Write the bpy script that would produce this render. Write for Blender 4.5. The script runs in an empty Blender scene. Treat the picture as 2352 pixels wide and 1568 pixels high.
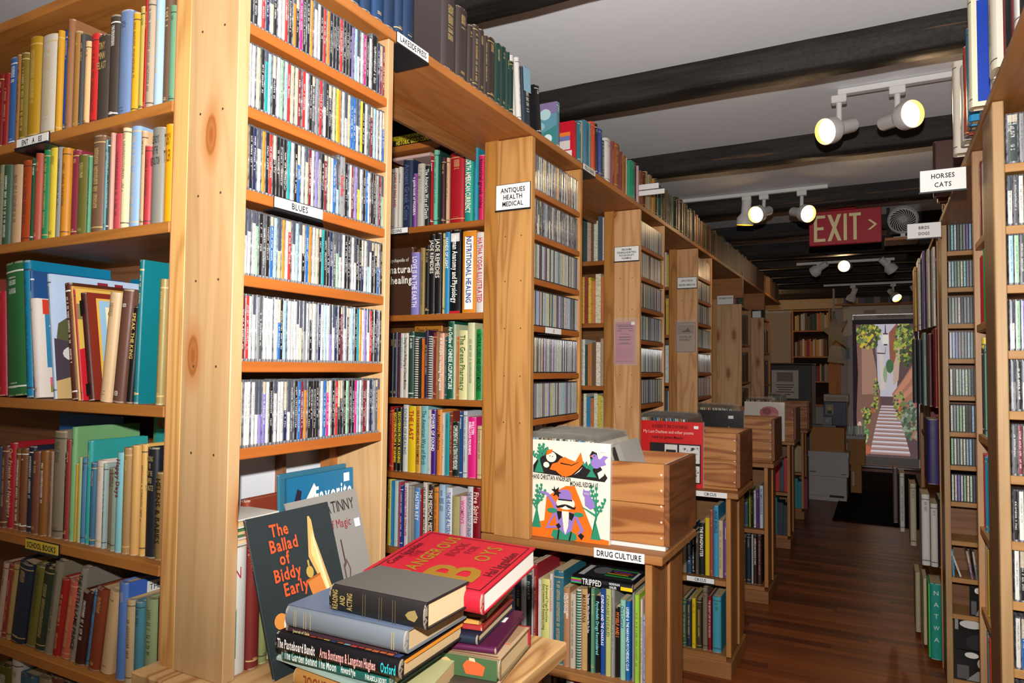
import bpy, math, random
from mathutils import Vector, Matrix, Euler
R_ = random.Random(7)
SC = bpy.context.scene
COL = SC.collection
# ------------------------------------------------------------------ camera
cam_d = bpy.data.cameras.new('camera'); cam = bpy.data.objects.new('camera', cam_d); COL.objects.link(cam)
SC.camera = cam
EYE = 1.39
cam_d.sensor_fit = 'HORIZONTAL'; cam_d.sensor_width = 36.0
cam_d.lens = 36.0 * 1590.6 / 2352.0
cam_d.clip_start = 0.05; cam_d.clip_end = 60
cam.location = (0, 0, EYE)
def _cam_rot(yaw, p, r):
    # rows: camera right, down, forward expressed in the room's axes
    B = Matrix(((1, 0, 0), (0, 0, -1), (0, 1, 0)))
    Rz = Matrix(((math.cos(yaw), -math.sin(yaw), 0), (math.sin(yaw), math.cos(yaw), 0), (0, 0, 1)))
    Rx = Matrix(((1, 0, 0), (0, math.cos(p), -math.sin(p)), (0, math.sin(p), math.cos(p))))
    Rr = Matrix(((math.cos(r), -math.sin(r), 0), (math.sin(r), math.cos(r), 0), (0, 0, 1)))
    M = Rr @ Rx @ B @ Rz
    right, down, fwd = M[0], M[1], M[2]
    return Matrix((right, -down, -fwd)).transposed()
cam.rotation_euler = _cam_rot(-0.4875, -0.0394, 0.0096).to_euler()
# ------------------------------------------------------------------ light and exposure
vs = SC.view_settings
SC.display_settings.display_device = 'sRGB'
vs.view_transform = 'Standard'; vs.look = 'None'; vs.gamma = 1.0; vs.use_curve_mapping = False
vs.exposure = 0.0
w = bpy.data.worlds.new('world'); SC.world = w; w.use_nodes = True
bg = w.node_tree.nodes['Background']; bg.inputs[0].default_value = (1.0, 0.74, 0.50, 1); bg.inputs[1].default_value = 0.20
def lamp(name, kind, loc, energy, color=(1, 1, 1), size=.05, target=None, angle=None, blend=.5):
    d = bpy.data.lights.new(name, kind); o = bpy.data.objects.new(name, d); COL.objects.link(o)
    o.location = loc; d.energy = energy; d.color = color
    if kind == 'AREA': d.size = size
    else: d.shadow_soft_size = size
    if kind == 'SPOT' and angle: d.spot_size = math.radians(angle); d.spot_blend = blend
    if target is not None:
        o.rotation_euler = (Vector(target) - Vector(loc)).to_track_quat('-Z', 'Y').to_euler()
    return o
# the photographer's flash, just above the lens, aimed down the aisle
lamp('camera_flash', 'SPOT', (0.0, -0.03, EYE + 0.20), 300, (1.0, 0.98, 0.96), .018, (-0.35, 3.0, 2.7), 152, .8)
# ------------------------------------------------------------------ materials
MATS = {}
def srgb(h):
    if not isinstance(h, str): return h
    c = [int(h[i:i + 2], 16) / 255 for i in (0, 2, 4)]
    return tuple((x / 12.92 if x <= .04045 else ((x + .055) / 1.055) ** 2.4) for x in c)
class NT:
    def __init__(s, name):
        s.m = bpy.data.materials.new(name); s.m.use_nodes = True
        s.t = s.m.node_tree; s.p = s.t.nodes['Principled BSDF']
    def n(s, typ, **kw):
        x = s.t.nodes.new(typ)
        for k, v in kw.items():
            if k.startswith('i_'):
                k = k[2:]; k = int(k) if k.isdigit() else k.replace('_', ' ')
                s.put(x.inputs[k], v)
            else: setattr(x, k, v)
        return x
    def put(s, sock, v):
        if isinstance(v, bpy.types.NodeSocket): s.t.links.new(v, sock)
        elif isinstance(v, (tuple, list)) and sock.type == 'RGBA' and len(v) == 3: sock.default_value = (*v, 1)
        else: sock.default_value = v
    def math(s, op, a, b=0.0, c=None, clamp=False):
        x = s.n('ShaderNodeMath', operation=op, use_clamp=clamp); s.put(x.inputs[0], a); s.put(x.inputs[1], b)
        if c is not None: s.put(x.inputs[2], c)
        return x.outputs[0]
    def mix(s, f, a, b, blend='MIX'):
        x = s.n('ShaderNodeMix', data_type='RGBA', blend_type=blend); s.put(x.inputs[0], f); s.put(x.inputs[6], a); s.put(x.inputs[7], b)
        return x.outputs[2]
    def noise(s, vec, scale, detail=2.0, rough=.5, dist=0.0):
        x = s.n('ShaderNodeTexNoise'); s.put(x.inputs['Vector'], vec); x.inputs['Scale'].default_value = scale
        x.inputs['Detail'].default_value = detail; x.inputs['Roughness'].default_value = rough; x.inputs['Distortion'].default_value = dist
        return x.outputs['Fac']
    def mapping(s, vec, scale=(1, 1, 1), loc=(0, 0, 0), rot=(0, 0, 0)):
        x = s.n('ShaderNodeMapping'); s.put(x.inputs['Vector'], vec); s.put(x.inputs['Scale'], scale); s.put(x.inputs['Location'], loc); s.put(x.inputs['Rotation'], rot)
        return x.outputs[0]
    def ramp(s, f, stops):
        x = s.n('ShaderNodeValToRGB'); s.put(x.inputs[0], f); e = x.color_ramp.elements
        while len(e) < len(stops): e.new(.5)
        for i, (p, c) in enumerate(stops): e[i].position = p; e[i].color = (*c, 1) if len(c) == 3 else c
        return x.outputs[0]
    def sep(s, v):
        x = s.n('ShaderNodeSeparateXYZ'); s.put(x.inputs[0], v); return x.outputs
    def comb(s, a, b, c):
        x = s.n('ShaderNodeCombineXYZ'); s.put(x.inputs[0], a); s.put(x.inputs[1], b); s.put(x.inputs[2], c); return x.outputs[0]
    def set(s, base=None, rough=None, spec=None, metal=None, coat=None, emit=None, estr=None, trans=None, ior=None, alpha=None, bump=None, bdist=.002, bstr=.5):
        P = s.p.inputs
        if base is not None: s.put(P['Base Color'], base)
        if rough is not None: s.put(P['Roughness'], rough)
        if spec is not None: s.put(P['Specular IOR Level'], spec)
        if metal is not None: s.put(P['Metallic'], metal)
        if coat is not None: s.put(P['Coat Weight'], coat); P['Coat Roughness'].default_value = .06
        if emit is not None: s.put(P['Emission Color'], emit); s.put(P['Emission Strength'], estr)
        if trans is not None: s.put(P['Transmission Weight'], trans)
        if ior is not None: P['IOR'].default_value = ior
        if alpha is not None: s.put(P['Alpha'], alpha)
        if bump is not None:
            b = s.n('ShaderNodeBump'); s.put(b.inputs['Height'], bump); b.inputs['Distance'].default_value = bdist; b.inputs['Strength'].default_value = bstr
            s.put(P['Normal'], b.outputs[0])
        return s.m
def flat(h, rough=.55, spec=.3, coat=0, emit=0):
    k = ('flat', h, rough, spec, coat, emit)
    if k not in MATS:
        c = srgb(h); t = NT('paint_' + (h if isinstance(h, str) else 'mix'))
        MATS[k] = t.set(c, rough, spec, coat=coat if coat else None, emit=c if emit else None, estr=emit if emit else None)
    return MATS[k]
def wood(axis, light='d9a565', dark='b57a3c', knots=1.0, rough=.5, rings=1.0):
    k = ('wood', axis, light, dark, knots, rings)
    if k in MATS: return MATS[k]
    t = NT('pine_grain_' + axis)
    tc = t.n('ShaderNodeTexCoord').outputs['Object']; oi = t.n('ShaderNodeObjectInfo').outputs
    off = t.n('ShaderNodeVectorMath', operation='SCALE'); t.put(off.inputs[0], (17.3, 9.1, 13.7)); t.put(off.inputs['Scale'], oi['Random'])
    ad = t.n('ShaderNodeVectorMath', operation='ADD'); t.put(ad.inputs[0], tc); t.put(ad.inputs[1], off.outputs[0])
    v = ad.outputs[0]
    def st(al, ac): return {'x': (al, ac, ac), 'y': (ac, al, ac), 'z': (ac, ac, al)}[axis]
    broad = t.noise(t.mapping(v, st(.55, 6.0)), 1.6, 2, .5, .4)
    ringv = t.math('SINE', t.math('MULTIPLY', broad, 46.0))
    ring = t.math('POWER', t.math('MULTIPLY_ADD', ringv, .5, .5), 2.2)
    fine = t.noise(t.mapping(v, st(2.5, 190)), 1.0, 3, .6)
    patch = t.noise(t.mapping(v, st(.9, 3.5)), 1.5, 2)
    fac = t.math('ADD', t.math('MULTIPLY', ring, .17 * rings), t.math('ADD', t.math('MULTIPLY', fine, .34), t.math('MULTIPLY', patch, .46)))
    L, D = srgb(light), srgb(dark)
    c = t.ramp(fac, [(.22, tuple(min(1, x * 1.06) for x in L)), (.55, tuple((a * .6 + b * .4) for a, b in zip(L, D))), (.85, D)])
    if knots:
        q = t.sep(v); al = q['xyz'.index(axis)]; o1, o2 = [q[k] for k in range(3) if k != 'xyz'.index(axis)]
        vo = t.n('ShaderNodeTexVoronoi', feature='F1', voronoi_dimensions='2D')
        t.put(vo.inputs['Vector'], t.comb(t.math('MULTIPLY', al, 3.0), t.math('MULTIPLY', t.math('ADD', o1, o2), 8.0), 0)); vo.inputs['Scale'].default_value = 1.0
        pick = t.math('GREATER_THAN', t.sep(vo.outputs['Color'])[0], 1 - .42 * knots)
        d = vo.outputs['Distance']
        kn = t.math('MULTIPLY', t.ramp(d, [(.03, (1, 1, 1)), (.06, (.6, .6, .6)), (.10, (.95, .95, .95)), (.125, (0, 0, 0))]), pick)
        c = t.mix(kn, c, srgb('6a3516'))
        halo = t.math('MULTIPLY', t.ramp(d, [(.13, (.55, .55, .55)), (.25, (0, 0, 0))]), pick)
        c = t.mix(halo, c, srgb('a8632b'))
    MATS[k] = t.set(c, t.math('MULTIPLY_ADD', fine, .2, rough - .1), .35, bump=fine, bdist=.0006, bstr=.35)
    return MATS[k]
def ink_nodes(t, oi, spine_only, x0, x1):
    """marks like set type running down a spine: tiny dots in glyph cells"""
    ob = t.sep(t.n('ShaderNodeTexCoord').outputs['Object']); ge = t.sep(t.n('ShaderNodeTexCoord').outputs['Generated'])
    rnd = t.math('MULTIPLY', oi['Random'], 91.7)
    gx = t.math('FLOOR', t.math('DIVIDE', ob[0], .0008)); gz = t.math('FLOOR', t.math('DIVIDE', ob[2], .0008))
    wn = t.n('ShaderNodeTexWhiteNoise'); t.put(wn.inputs['Vector'], t.comb(gx, gz, rnd))
    dot = t.math('GREATER_THAN', wn.outputs['Value'], .42)
    cell = t.math('GREATER_THAN', t.math('PINGPONG', gz, 2.5), .6)
    w2 = t.n('ShaderNodeTexWhiteNoise'); t.put(w2.inputs['Vector'], t.comb(t.math('FLOOR', t.math('DIVIDE', gz, 5.0)), rnd, 3.1))
    word = t.math('GREATER_THAN', w2.outputs['Value'], .17)
    inx = t.math('MULTIPLY', t.math('GREATER_THAN', ge[0], x0), t.math('LESS_THAN', ge[0], x1))
    a = t.math('MULTIPLY_ADD', t.math('FRACT', rnd), .3, .1)
    top = t.math('SUBTRACT', .93, t.math('MULTIPLY', t.math('FRACT', t.math('MULTIPLY', rnd, 3.3)), .15))
    inz = t.math('MULTIPLY', t.math('GREATER_THAN', ge[2], a), t.math('LESS_THAN', ge[2], top))
    if spine_only:
        blk = t.math('ADD', t.math('MULTIPLY', t.math('GREATER_THAN', ge[2], t.math('MULTIPLY_ADD', a, .6, .62)), t.math('LESS_THAN', ge[2], .9)), t.math('MULTIPLY', t.math('GREATER_THAN', ge[2], .06), t.math('LESS_THAN', ge[2], .1)))
        inz = t.n('ShaderNodeMix', i_0=t.math('GREATER_THAN', t.math('FRACT', t.math('MULTIPLY', rnd, 2.1)), .4), i_2=inz, i_3=blk).outputs[0]
    m = t.math('MULTIPLY', t.math('MULTIPLY', dot, cell), t.math('MULTIPLY', t.math('MULTIPLY', word, inx), inz))
    if spine_only:
        g = t.n('ShaderNodeNewGeometry')
        m = t.math('MULTIPLY', m, t.math('LESS_THAN', ob[1], .004))
    return m, ob, ge, rnd
def cover_material():
    t = NT('book_cover'); oi = t.n('ShaderNodeObjectInfo').outputs
    m, ob, ge, rnd = ink_nodes(t, oi, True, .32, .68)
    wear = t.noise(t.n('ShaderNodeTexCoord').outputs['Object'], 55, 4, .7)
    big = t.noise(t.n('ShaderNodeTexCoord').outputs['Object'], 14, 2)
    base = t.mix(t.math('MULTIPLY', big, .3), t.mix(1.0, oi['Color'], (.8, .8, .8), 'MULTIPLY'), t.mix(1.0, oi['Color'], (.5, .46, .42), 'MULTIPLY'))
    # rubbed, paler head and tail of old spines
    e = t.math('MAXIMUM', t.math('GREATER_THAN', ge[2], .985), t.math('LESS_THAN', ge[2], .012))
    rub = t.math('MULTIPLY', t.math('MULTIPLY', e, t.math('LESS_THAN', ob[1], .003)), t.math('GREATER_THAN', wear, .5))
    base = t.mix(t.math('MULTIPLY', rub, .45), base, (.55, .45, .33))
    al = oi['Alpha']
    on = t.math('GREATER_THAN', al, .02)
    gold = t.math('GREATER_THAN', al, .34); wht = t.math('GREATER_THAN', al, .67)
    ink = t.mix(wht, t.mix(gold, (.03, .026, .022), (.52, .36, .13)), (.78, .76, .7))
    band = t.math('LESS_THAN', t.math('ABSOLUTE', t.math('SUBTRACT', t.math('ABSOLUTE', t.math('SUBTRACT', ge[2], .5)), .43)), .006)
    band = t.math('MULTIPLY', t.math('MULTIPLY', band, t.math('LESS_THAN', ob[1], .004)), t.math('GREATER_THAN', t.math('FRACT', t.math('MULTIPLY', rnd, 7.7)), .45))
    f = t.math('MULTIPLY', t.math('MAXIMUM', m, band), t.math('MULTIPLY', on, .85))
    return t.set(t.mix(f, base, ink), t.math('MULTIPLY_ADD', wear, .3, .3), .35, bump=wear, bdist=.0004, bstr=.3)
def label_material():
    t = NT('disc_spine_paper'); oi = t.n('ShaderNodeObjectInfo').outputs
    m, ob, ge, rnd = ink_nodes(t, oi, False, .28, .72)
    r2 = t.math('FRACT', t.math('MULTIPLY', rnd, 5.9))
    cut = t.math('MULTIPLY', t.math('GREATER_THAN', r2, .72), t.math('GREATER_THAN', ge[2], t.math('MULTIPLY_ADD', r2, -1.6, 2.05)))
    bw = t.n('ShaderNodeRGBToBW'); t.put(bw.inputs[0], oi['Color'])
    lum = t.math('GREATER_THAN', bw.outputs[0], .22)
    second = t.mix(lum, (.5, .42, .3), (.06, .07, .1))
    base = t.mix(1.0, t.mix(cut, oi['Color'], second), (.84, .84, .84), 'MULTIPLY')
    ink = t.mix(lum, (.72, .7, .66), (.04, .04, .05))
    return t.set(t.mix(t.math('MULTIPLY', m, .65), base, ink), .35, .4, coat=.9)
def attr_material(name, rough=.5, coat=0, ink=False):
    t = NT(name); a = t.n('ShaderNodeVertexColor', layer_name='Col').outputs['Color']
    if ink:
        v = t.n('ShaderNodeTexCoord').outputs['Object']; s = t.sep(v)
        wn = t.n('ShaderNodeTexWhiteNoise'); t.put(wn.inputs['Vector'], t.comb(t.math('FLOOR', t.math('DIVIDE', s[1], .0016)), t.math('FLOOR', t.math('DIVIDE', s[2], .0016)), t.math('FLOOR', t.math('DIVIDE', s[0], .01))))
        a = t.mix(t.math('MULTIPLY', t.math('GREATER_THAN', wn.outputs['Value'], .74), .45), a, (.1, .09, .08))
    return t.set(a, rough, .4, coat=coat if coat else None)
def page_material():
    t = NT('page_block'); s = t.n('ShaderNodeTexCoord').outputs['Object']; oi = t.n('ShaderNodeObjectInfo').outputs
    n = t.noise(t.mapping(s, (900, 6, 6)), 1.0, 2, .6)
    age = t.mix(oi['Random'], srgb('e6d3ad'), srgb('c9a878'))
    return t.set(t.mix(t.math('MULTIPLY', n, .55), age, t.mix(1.0, age, (.6, .52, .42), 'MULTIPLY')), .85, .1)
M_COVER = cover_material(); M_PAGE = page_material(); M_LABEL = label_material()
def glassy(name, col, rough, alpha, spec=.6):
    t = NT(name); return t.set(srgb(col), rough, spec, alpha=alpha, coat=.6)
M_CASE = NT('disc_case_plastic')
_n = M_CASE.noise(M_CASE.mapping(M_CASE.n('ShaderNodeTexCoord').outputs['Object'], (300, 60, 60)), 1.0, 2)
M_CASE = M_CASE.set(M_CASE.ramp(_n, [(.35, (.035, .035, .04)), (.6, (.2, .2, .21)), (.75, (.5, .5, .5))]), .18, .6, coat=.5)
M_SLEEVE = glassy('clear_plastic_sleeve', 'd8d4c8', .2, .16)
DUMMY = None
WX, WY, WZ = wood('x'), wood('y'), wood('z')
DX, DY, DZ = wood('x', 'a86c34', '784418', .4), wood('y', 'a86c34', '784418', .4), wood('z', 'b07a44', '80502a', .4)
BX, BZ = wood('x', '8a5c3c', '4a2c1a', .3), wood('z', '7a5238', '452a1a', .3)
# ------------------------------------------------------------------ mesh helpers
def link(o, parent=None):
    COL.objects.link(o)
    if parent is not None: o.parent = parent
    return o
def mesh_obj(name, V, F, mats, parent=None, mi=None, loc=(0, 0, 0), rot=None, smooth=0, cols=None):
    me = bpy.data.meshes.new(name); me.from_pydata(V, [], F)
    for m in (mats if isinstance(mats, (list, tuple)) else [mats]): me.materials.append(m)
    if mi: me.polygons.foreach_set('material_index', mi)
    if smooth:
        me.polygons.foreach_set('use_smooth', [True] * len(F)); me.set_sharp_from_angle(angle=math.radians(smooth))
    if cols:
        ca = me.color_attributes.new('Col', 'FLOAT_COLOR', 'CORNER'); a = []
        for f, c in zip(F, cols): a += list((*c, 1.0)) * len(f)
        ca.data.foreach_set('color', a)
    me.update()
    o = bpy.data.objects.new(name, me); o.location = loc
    if rot is not None: o.rotation_euler = rot
    return link(o, parent)
class MB:
    """collects shapes into ONE mesh; coordinates are the parent's own"""
    def __init__(s, off=(0, 0, 0)): s.V = []; s.F = []; s.M = []; s.C = []; s.o = off
    def add(s, V, F, m=0, c=None):
        b = len(s.V); s.V += [(v[0] - s.o[0], v[1] - s.o[1], v[2] - s.o[2]) for v in V]
        for f in F: s.F.append(tuple(i + b for i in f)); s.M.append(m); s.C.append(c)
        return s
    def box(s, x0, x1, y0, y1, z0, z1, m=0, c=None, bev=0.0):
        if x0 > x1: x0, x1 = x1, x0
        if y0 > y1: y0, y1 = y1, y0
        if z0 > z1: z0, z1 = z1, z0
        b = min(bev, (x1 - x0) * .3, (y1 - y0) * .3, (z1 - z0) * .3)
        if b <= 0:
            V = [(x, y, z) for x in (x0, x1) for y in (y0, y1) for z in (z0, z1)]
            return s.add(V, [(0, 1, 3, 2), (4, 6, 7, 5), (0, 4, 5, 1), (2, 3, 7, 6), (0, 2, 6, 4), (1, 5, 7, 3)], m, c)
        # box with chamfered edges: three points per corner
        V = []; ix = {}
        for i, x in enumerate((x0, x1)):
            for j, y in enumerate((y0, y1)):
                for k, z in enumerate((z0, z1)):
                    sx, sy, sz = (1 - 2 * i), (1 - 2 * j), (1 - 2 * k)
                    ix[i, j, k] = len(V)
                    V += [(x, y + sy * b, z + sz * b), (x + sx * b, y, z + sz * b), (x + sx * b, y + sy * b, z)]
        F = []
        for i in (0, 1):
            q = [ix[i, 0, 0], ix[i, 1, 0], ix[i, 1, 1], ix[i, 0, 1]]; F.append(q if i else q[::-1])
            q = [ix[0, i, 0] + 1, ix[1, i, 0] + 1, ix[1, i, 1] + 1, ix[0, i, 1] + 1]; F.append(q[::-1] if i else q)
            q = [ix[0, 0, i] + 2, ix[1, 0, i] + 2, ix[1, 1, i] + 2, ix[0, 1, i] + 2]; F.append(q if i else q[::-1])
        for i in (0, 1):
            for j in (0, 1):
                F.append([ix[i, j, 0], ix[i, j, 1], ix[i, j, 1] + 1, ix[i, j, 0] + 1] if i != j else [ix[i, j, 0], ix[i, j, 0] + 1, ix[i, j, 1] + 1, ix[i, j, 1]])
                F.append([ix[i, 0, j], ix[i, 0, j] + 2, ix[i, 1, j] + 2, ix[i, 1, j]] if i != j else [ix[i, 0, j], ix[i, 1, j], ix[i, 1, j] + 2, ix[i, 0, j] + 2])
                F.append([ix[0, i, j] + 1, ix[1, i, j] + 1, ix[1, i, j] + 2, ix[0, i, j] + 2] if i != j else [ix[0, i, j] + 1, ix[0, i, j] + 2, ix[1, i, j] + 2, ix[1, i, j] + 1])
        for (i, j, k), a in ix.items():
            F.append((a, a + 1, a + 2) if (i + j + k) % 2 == 0 else (a, a + 2, a + 1))
        return s.add(V, F, m, c)
    def prism(s, pts, axis, a, b, m=0, c=None):
        """polygon pts in the two other axes, extruded along axis from a to b"""
        n = len(pts); mk = {'x': lambda p, t: (t, p[0], p[1]), 'y': lambda p, t: (p[0], t, p[1]), 'z': lambda p, t: (p[0], p[1], t)}[axis]
        V = [mk(p, a) for p in pts] + [mk(p, b) for p in pts]
        F = [tuple(range(n))[::-1], tuple(range(n, 2 * n))] + [(i, (i + 1) % n, n + (i + 1) % n, n + i) for i in range(n)]
        return s.add(V, F, m, c)
    def lathe(s, prof, base, axis, seg=20, m=0, cap=True):
        """prof: (radius, distance along axis) pairs"""
        ax = Vector(axis).normalized(); u = ax.orthogonal().normalized(); v = ax.cross(u); base = Vector(base); V = []; F = []
        for r, t in prof:
            for k in range(seg):
                a = 2 * math.pi * k / seg; V.append(tuple(base + ax * t + (u * math.cos(a) + v * math.sin(a)) * r))
        for i in range(len(prof) - 1):
            for k in range(seg): F.append((i * seg + k, i * seg + (k + 1) % seg, (i + 1) * seg + (k + 1) % seg, (i + 1) * seg + k))
        if cap: F.append(tuple(range(seg))[::-1]); F.append(tuple(range((len(prof) - 1) * seg, len(prof) * seg)))
        return s.add(V, F, m)
    def tube(s, pts, r, seg=8, m=0):
        for a, b in zip(pts[:-1], pts[1:]):
            d = Vector(b) - Vector(a); s.lathe([(r, 0), (r, d.length)], a, d, seg, m)
        return s
    def build(s, name, mats, parent=None, loc=(0, 0, 0), rot=None, smooth=0):
        cols = s.C if any(c is not None for c in s.C) else None
        return mesh_obj(name, s.V, s.F, mats, parent, s.M if any(s.M) else None, loc, rot, smooth, cols)
def tag(o, label=None, cat=None, group=None, kind=None):
    if label: o['label'] = label
    if cat: o['category'] = cat
    if group: o['group'] = group
    if kind: o['kind'] = kind
    return o
def empty(name, loc, rot=None):
    o = bpy.data.objects.new(name, None); o.location = loc; o.empty_display_size = .05
    if rot is not None: o.rotation_euler = rot
    return link(o)
class Thing:
    """an Empty at the thing's base; parts are given in room coordinates"""
    def __init__(s, name, label, cat, loc, group=None):
        s.loc = loc; s.root = tag(empty(name, loc), label, cat, group)
    def box(s, name, x0, x1, y0, y1, z0, z1, mat, bev=.0015, label=None, parent=None):
        o = MB(s.loc).box(x0, x1, y0, y1, z0, z1, bev=bev).build(name, mat, parent or s.root)
        if label: o['label'] = label
        return o
    def mb(s): return MB(s.loc)
# ------------------------------------------------------------------ lettering (Blender's own font, one mesh per word)
GLYPH = {}
def load_glyphs():
    import string
    chars = string.ascii_letters + string.digits + "&'.,:;-+!?()/$>"
    tmp = []
    for bold in (0, 1):
        for ch in chars:
            cu = bpy.data.curves.new('g', 'FONT'); cu.body = ch; cu.size = 1; cu.resolution_u = 2; cu.offset = .022 if bold else 0.0
            o = bpy.data.objects.new('g', cu); COL.objects.link(o); tmp.append((bold, ch, o, cu))
    dg = bpy.context.evaluated_depsgraph_get(); dg.update()
    for bold, ch, o, cu in tmp:
        me = bpy.data.meshes.new_from_object(o.evaluated_get(dg))
        V = [(v.co.x, v.co.y) for v in me.vertices]; F = [tuple(p.vertices) for p in me.polygons]
        x0 = min(v[0] for v in V); x1 = max(v[0] for v in V)
        GLYPH[bold, ch] = ([(x - x0, y) for x, y in V], F, x1 - x0)
        bpy.data.meshes.remove(me)
    for bold, ch, o, cu in tmp: bpy.data.objects.remove(o); bpy.data.curves.remove(cu)
load_glyphs()
def text_geo(s, bold=0, sx=1.0, gap=.09):
    """flat lettering of cap height about .7; returns verts, faces, width"""
    V = []; F = []; x = 0
    for ch in s:
        if ch == ' ': x += .26 * sx; continue
        g = GLYPH.get((bold, ch))
        if not g: continue
        b = len(V); V += [(x + p[0] * sx, p[1]) for p in g[0]]; F += [tuple(i + b for i in f) for f in g[1]]; x += (g[2] + gap) * sx
    return V, F, max(x - gap * sx, .01)
def lettering(name, lines, mat, parent, frame, w, h, bold=0, align='C', fit=True, size=None, leading=1.25, sx=1.0, label=None):
    """lines of text on a plane. frame = (origin, right, up, normal): origin is the lower left corner of a w by h area"""
    O, X, Y, N = [Vector(v) for v in frame]; geos = [text_geo(l, bold, sx) for l in lines]
    n = len(lines); s = size or h / (n * leading) * 1.25
    wmax = max(g[2] for g in geos)
    if fit and wmax * s > w: kx = w / (wmax * s)
    else: kx = 1.0
    lh = h / n; V = []; F = []
    for i, (gv, gf, gw) in enumerate(geos):
        gwm = gw * s * kx; x0 = {'L': 0, 'C': (w - gwm) / 2, 'R': w - gwm}[align]; y0 = h - lh * (i + .5) - .34 * s
        b = len(V)
        for px, py in gv: V.append(tuple(O + X * (x0 + px * s * kx) + Y * (y0 + py * s) + N * .0004))
        F += [tuple(j + b for j in f) for f in gf]
    if not F: return None
    o = mesh_obj(name, V, F, mat, parent)
    if label: o['label'] = label
    return o
# rows of books as measured: start, thickness, height in mm, colour, title, title colour, style, lean
DATA = {}
DATA['L1'] = ('Y', 0.885, 1.908, '''
-1905|22|191|7a1a18
-1882|20|190|8c1a17
-1862|42|222|3f6aa8
-1820|20|221|a8713a
-1803|32|220|7d6a25
-1773|46|251|b58a1e
-1723|61|244|d8cdbb
-1660|10|224|d9c3a2
-1649|18|241|d79b22
-1630|16|240|1f4a9c
-1613|21|259|9c6b48
-1592|23|228|a87a3c
-1568|14|219|4d4a48
-1553|19|198|e8bd85
-1532|32|208|cf2f2c
-1500|43|196|4a4138|TINY/MINN/FELAST|b08f5a
-1455|32|229|453c35
-1422|40|231|7189b0
-1382|21|221|e0a524
-1360|21|229|c9b25a
-1339|10|238|b02522
-1327|22|238|b7a38c
-1305|21|235|a9c5da
-1283|23|231|6e5340
-1259|22|205|6f9a78
-1235|11|211|cdb28a''')
DATA['L2'] = ('Y', 0.885, 1.67, '''
-1886|27|201|8f8f70
-1859|31|197|3f5a45
-1826|38|193|c4a07a
-1787|41|198|b44a1e
-1744|21|198|2f5f42
-1722|24|206|b5543f
-1697|25|212|2f8a55
-1670|33|216|f2d84a
-1637|21|209|9c9a96
-1615|25|203|d18a25
-1589|28|197|8c2f42
-1560|37|180|6d6a30
-1523|12|175|4f8f66
-1510|42|215|7a5b45
-1467|16|202|7fb4bb
-1449|6|201|2c3a34
-1442|12|213|cf9d8a
-1429|26|208|c44a50
-1402|22|223|edd3a5
-1379|31|221|8fb0d6
-1347|15|204|cfaa80
-1331|8|173|a5c5c0
-1323|22|167|b5383d
-1300|37|199|8c8a80|LER BOYS/OF THE/REVOLUTION|2a2a2a
-1262|28|201|f0a015|TOBY/TYLER|6a4a10''')  # the thinnest entry is a dark slab standing for a shaded gap
DATA['L4'] = ('Y', 0.885, 1.01, '''
-1846|28|186|3a4a6a
-1818|23|190|6b3a30
-1793|24|198|b3202a|Our Friends and Neighbors|e0c090
-1768|25|186|8a5a2e
-1742|25|188|7a4a28
-1715|24|194|23283a
-1689|26|185|7a4632
-1660|25|188|8a5520
-1634|13|187|a08068
-1620|43|234|8c8068
-1576|7|188|1c1a1a
-1568|16|217|99352f
-1551|16|245|7fb57a
-1534|6|167|c9a02f
-1527|15|182|b9c88a
-1512|16|182|4d86ab
-1495|16|219|35aaa5
-1478|17|174|3f6f8c
-1459|28|180|e8d8cc
-1431|11|175|9fb5b0
-1418|17|167|8a7050
-1400|16|169|8c9a85
-1382|21|202|86c6cc|Happy Days|7a3040
-1360|23|213|b08a55
-1336|21|219|dba862
-1314|16|222|e0b060
-1297|33|217|1e2028|YOUNG/FU/OF THE/UPPER/YANGTZE|a08858
-1263|23|170|8a6d3a|HELENS & BABIES|2a1e10
-1238|16|239|c59a70''')
DATA['B1'] = ('Y', 2.07, 1.905, '''
-1635|23|235|cfc8bc
-1610|20|235|d8cfc4|COINS OF ENGLAND|a02028
-1589|16|238|d8d3c6
-1571|47|262|25324f|Ancient Greek Coins|4a5878
-1522|18|204|8a4a98|a guide book of MODERN|e8d8e8
-1502|31|237|c3bcae|ROMAN COINS|9a9488
-1470|25|230|1c1f1c|The American Way of Death|d8d8d0
-1442|12|258|b01f24
-1429|19|278|6fc0a0
-1408|10|306|20443c
-1395|18|246|45262b
-1376|13|244|e2b58c
-1360|63|257|b11523
-1295|37|250|1f9a86|NORTH AMERICAN CURRENCY|e8e8d0
-1257|19|270|2c8fa8
-1236|26|232|d61f5a|historical greek coins|301020''')
DATA['B2'] = ('Y', 2.07, 1.583, '''
-1523|34|232|8f86c8|LOVE IS IN THE EARTH|e8e0f0
-1486|19|247|9a8248
-1464|17|256|1c1817
-1446|25|293|1a1617|JADE REMEDIES|e0d8c8
-1419|29|295|1a1617|JADE REMEDIES|e0d8c8
-1389|10|294|d8c07a
-1377|20|296|2f8fbf|HANDS OF LIGHT|e8e8d8
-1355|45|301|141212|Human Anatomy and Physiology|f0f0e8|red
-1303|56|293|e8901f|NUTRITIONAL HEALING|2a3a80|panel
-1245|32|284|e8e0d8|HATHA YOGA ILLUSTRATED|c02838''')
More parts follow.
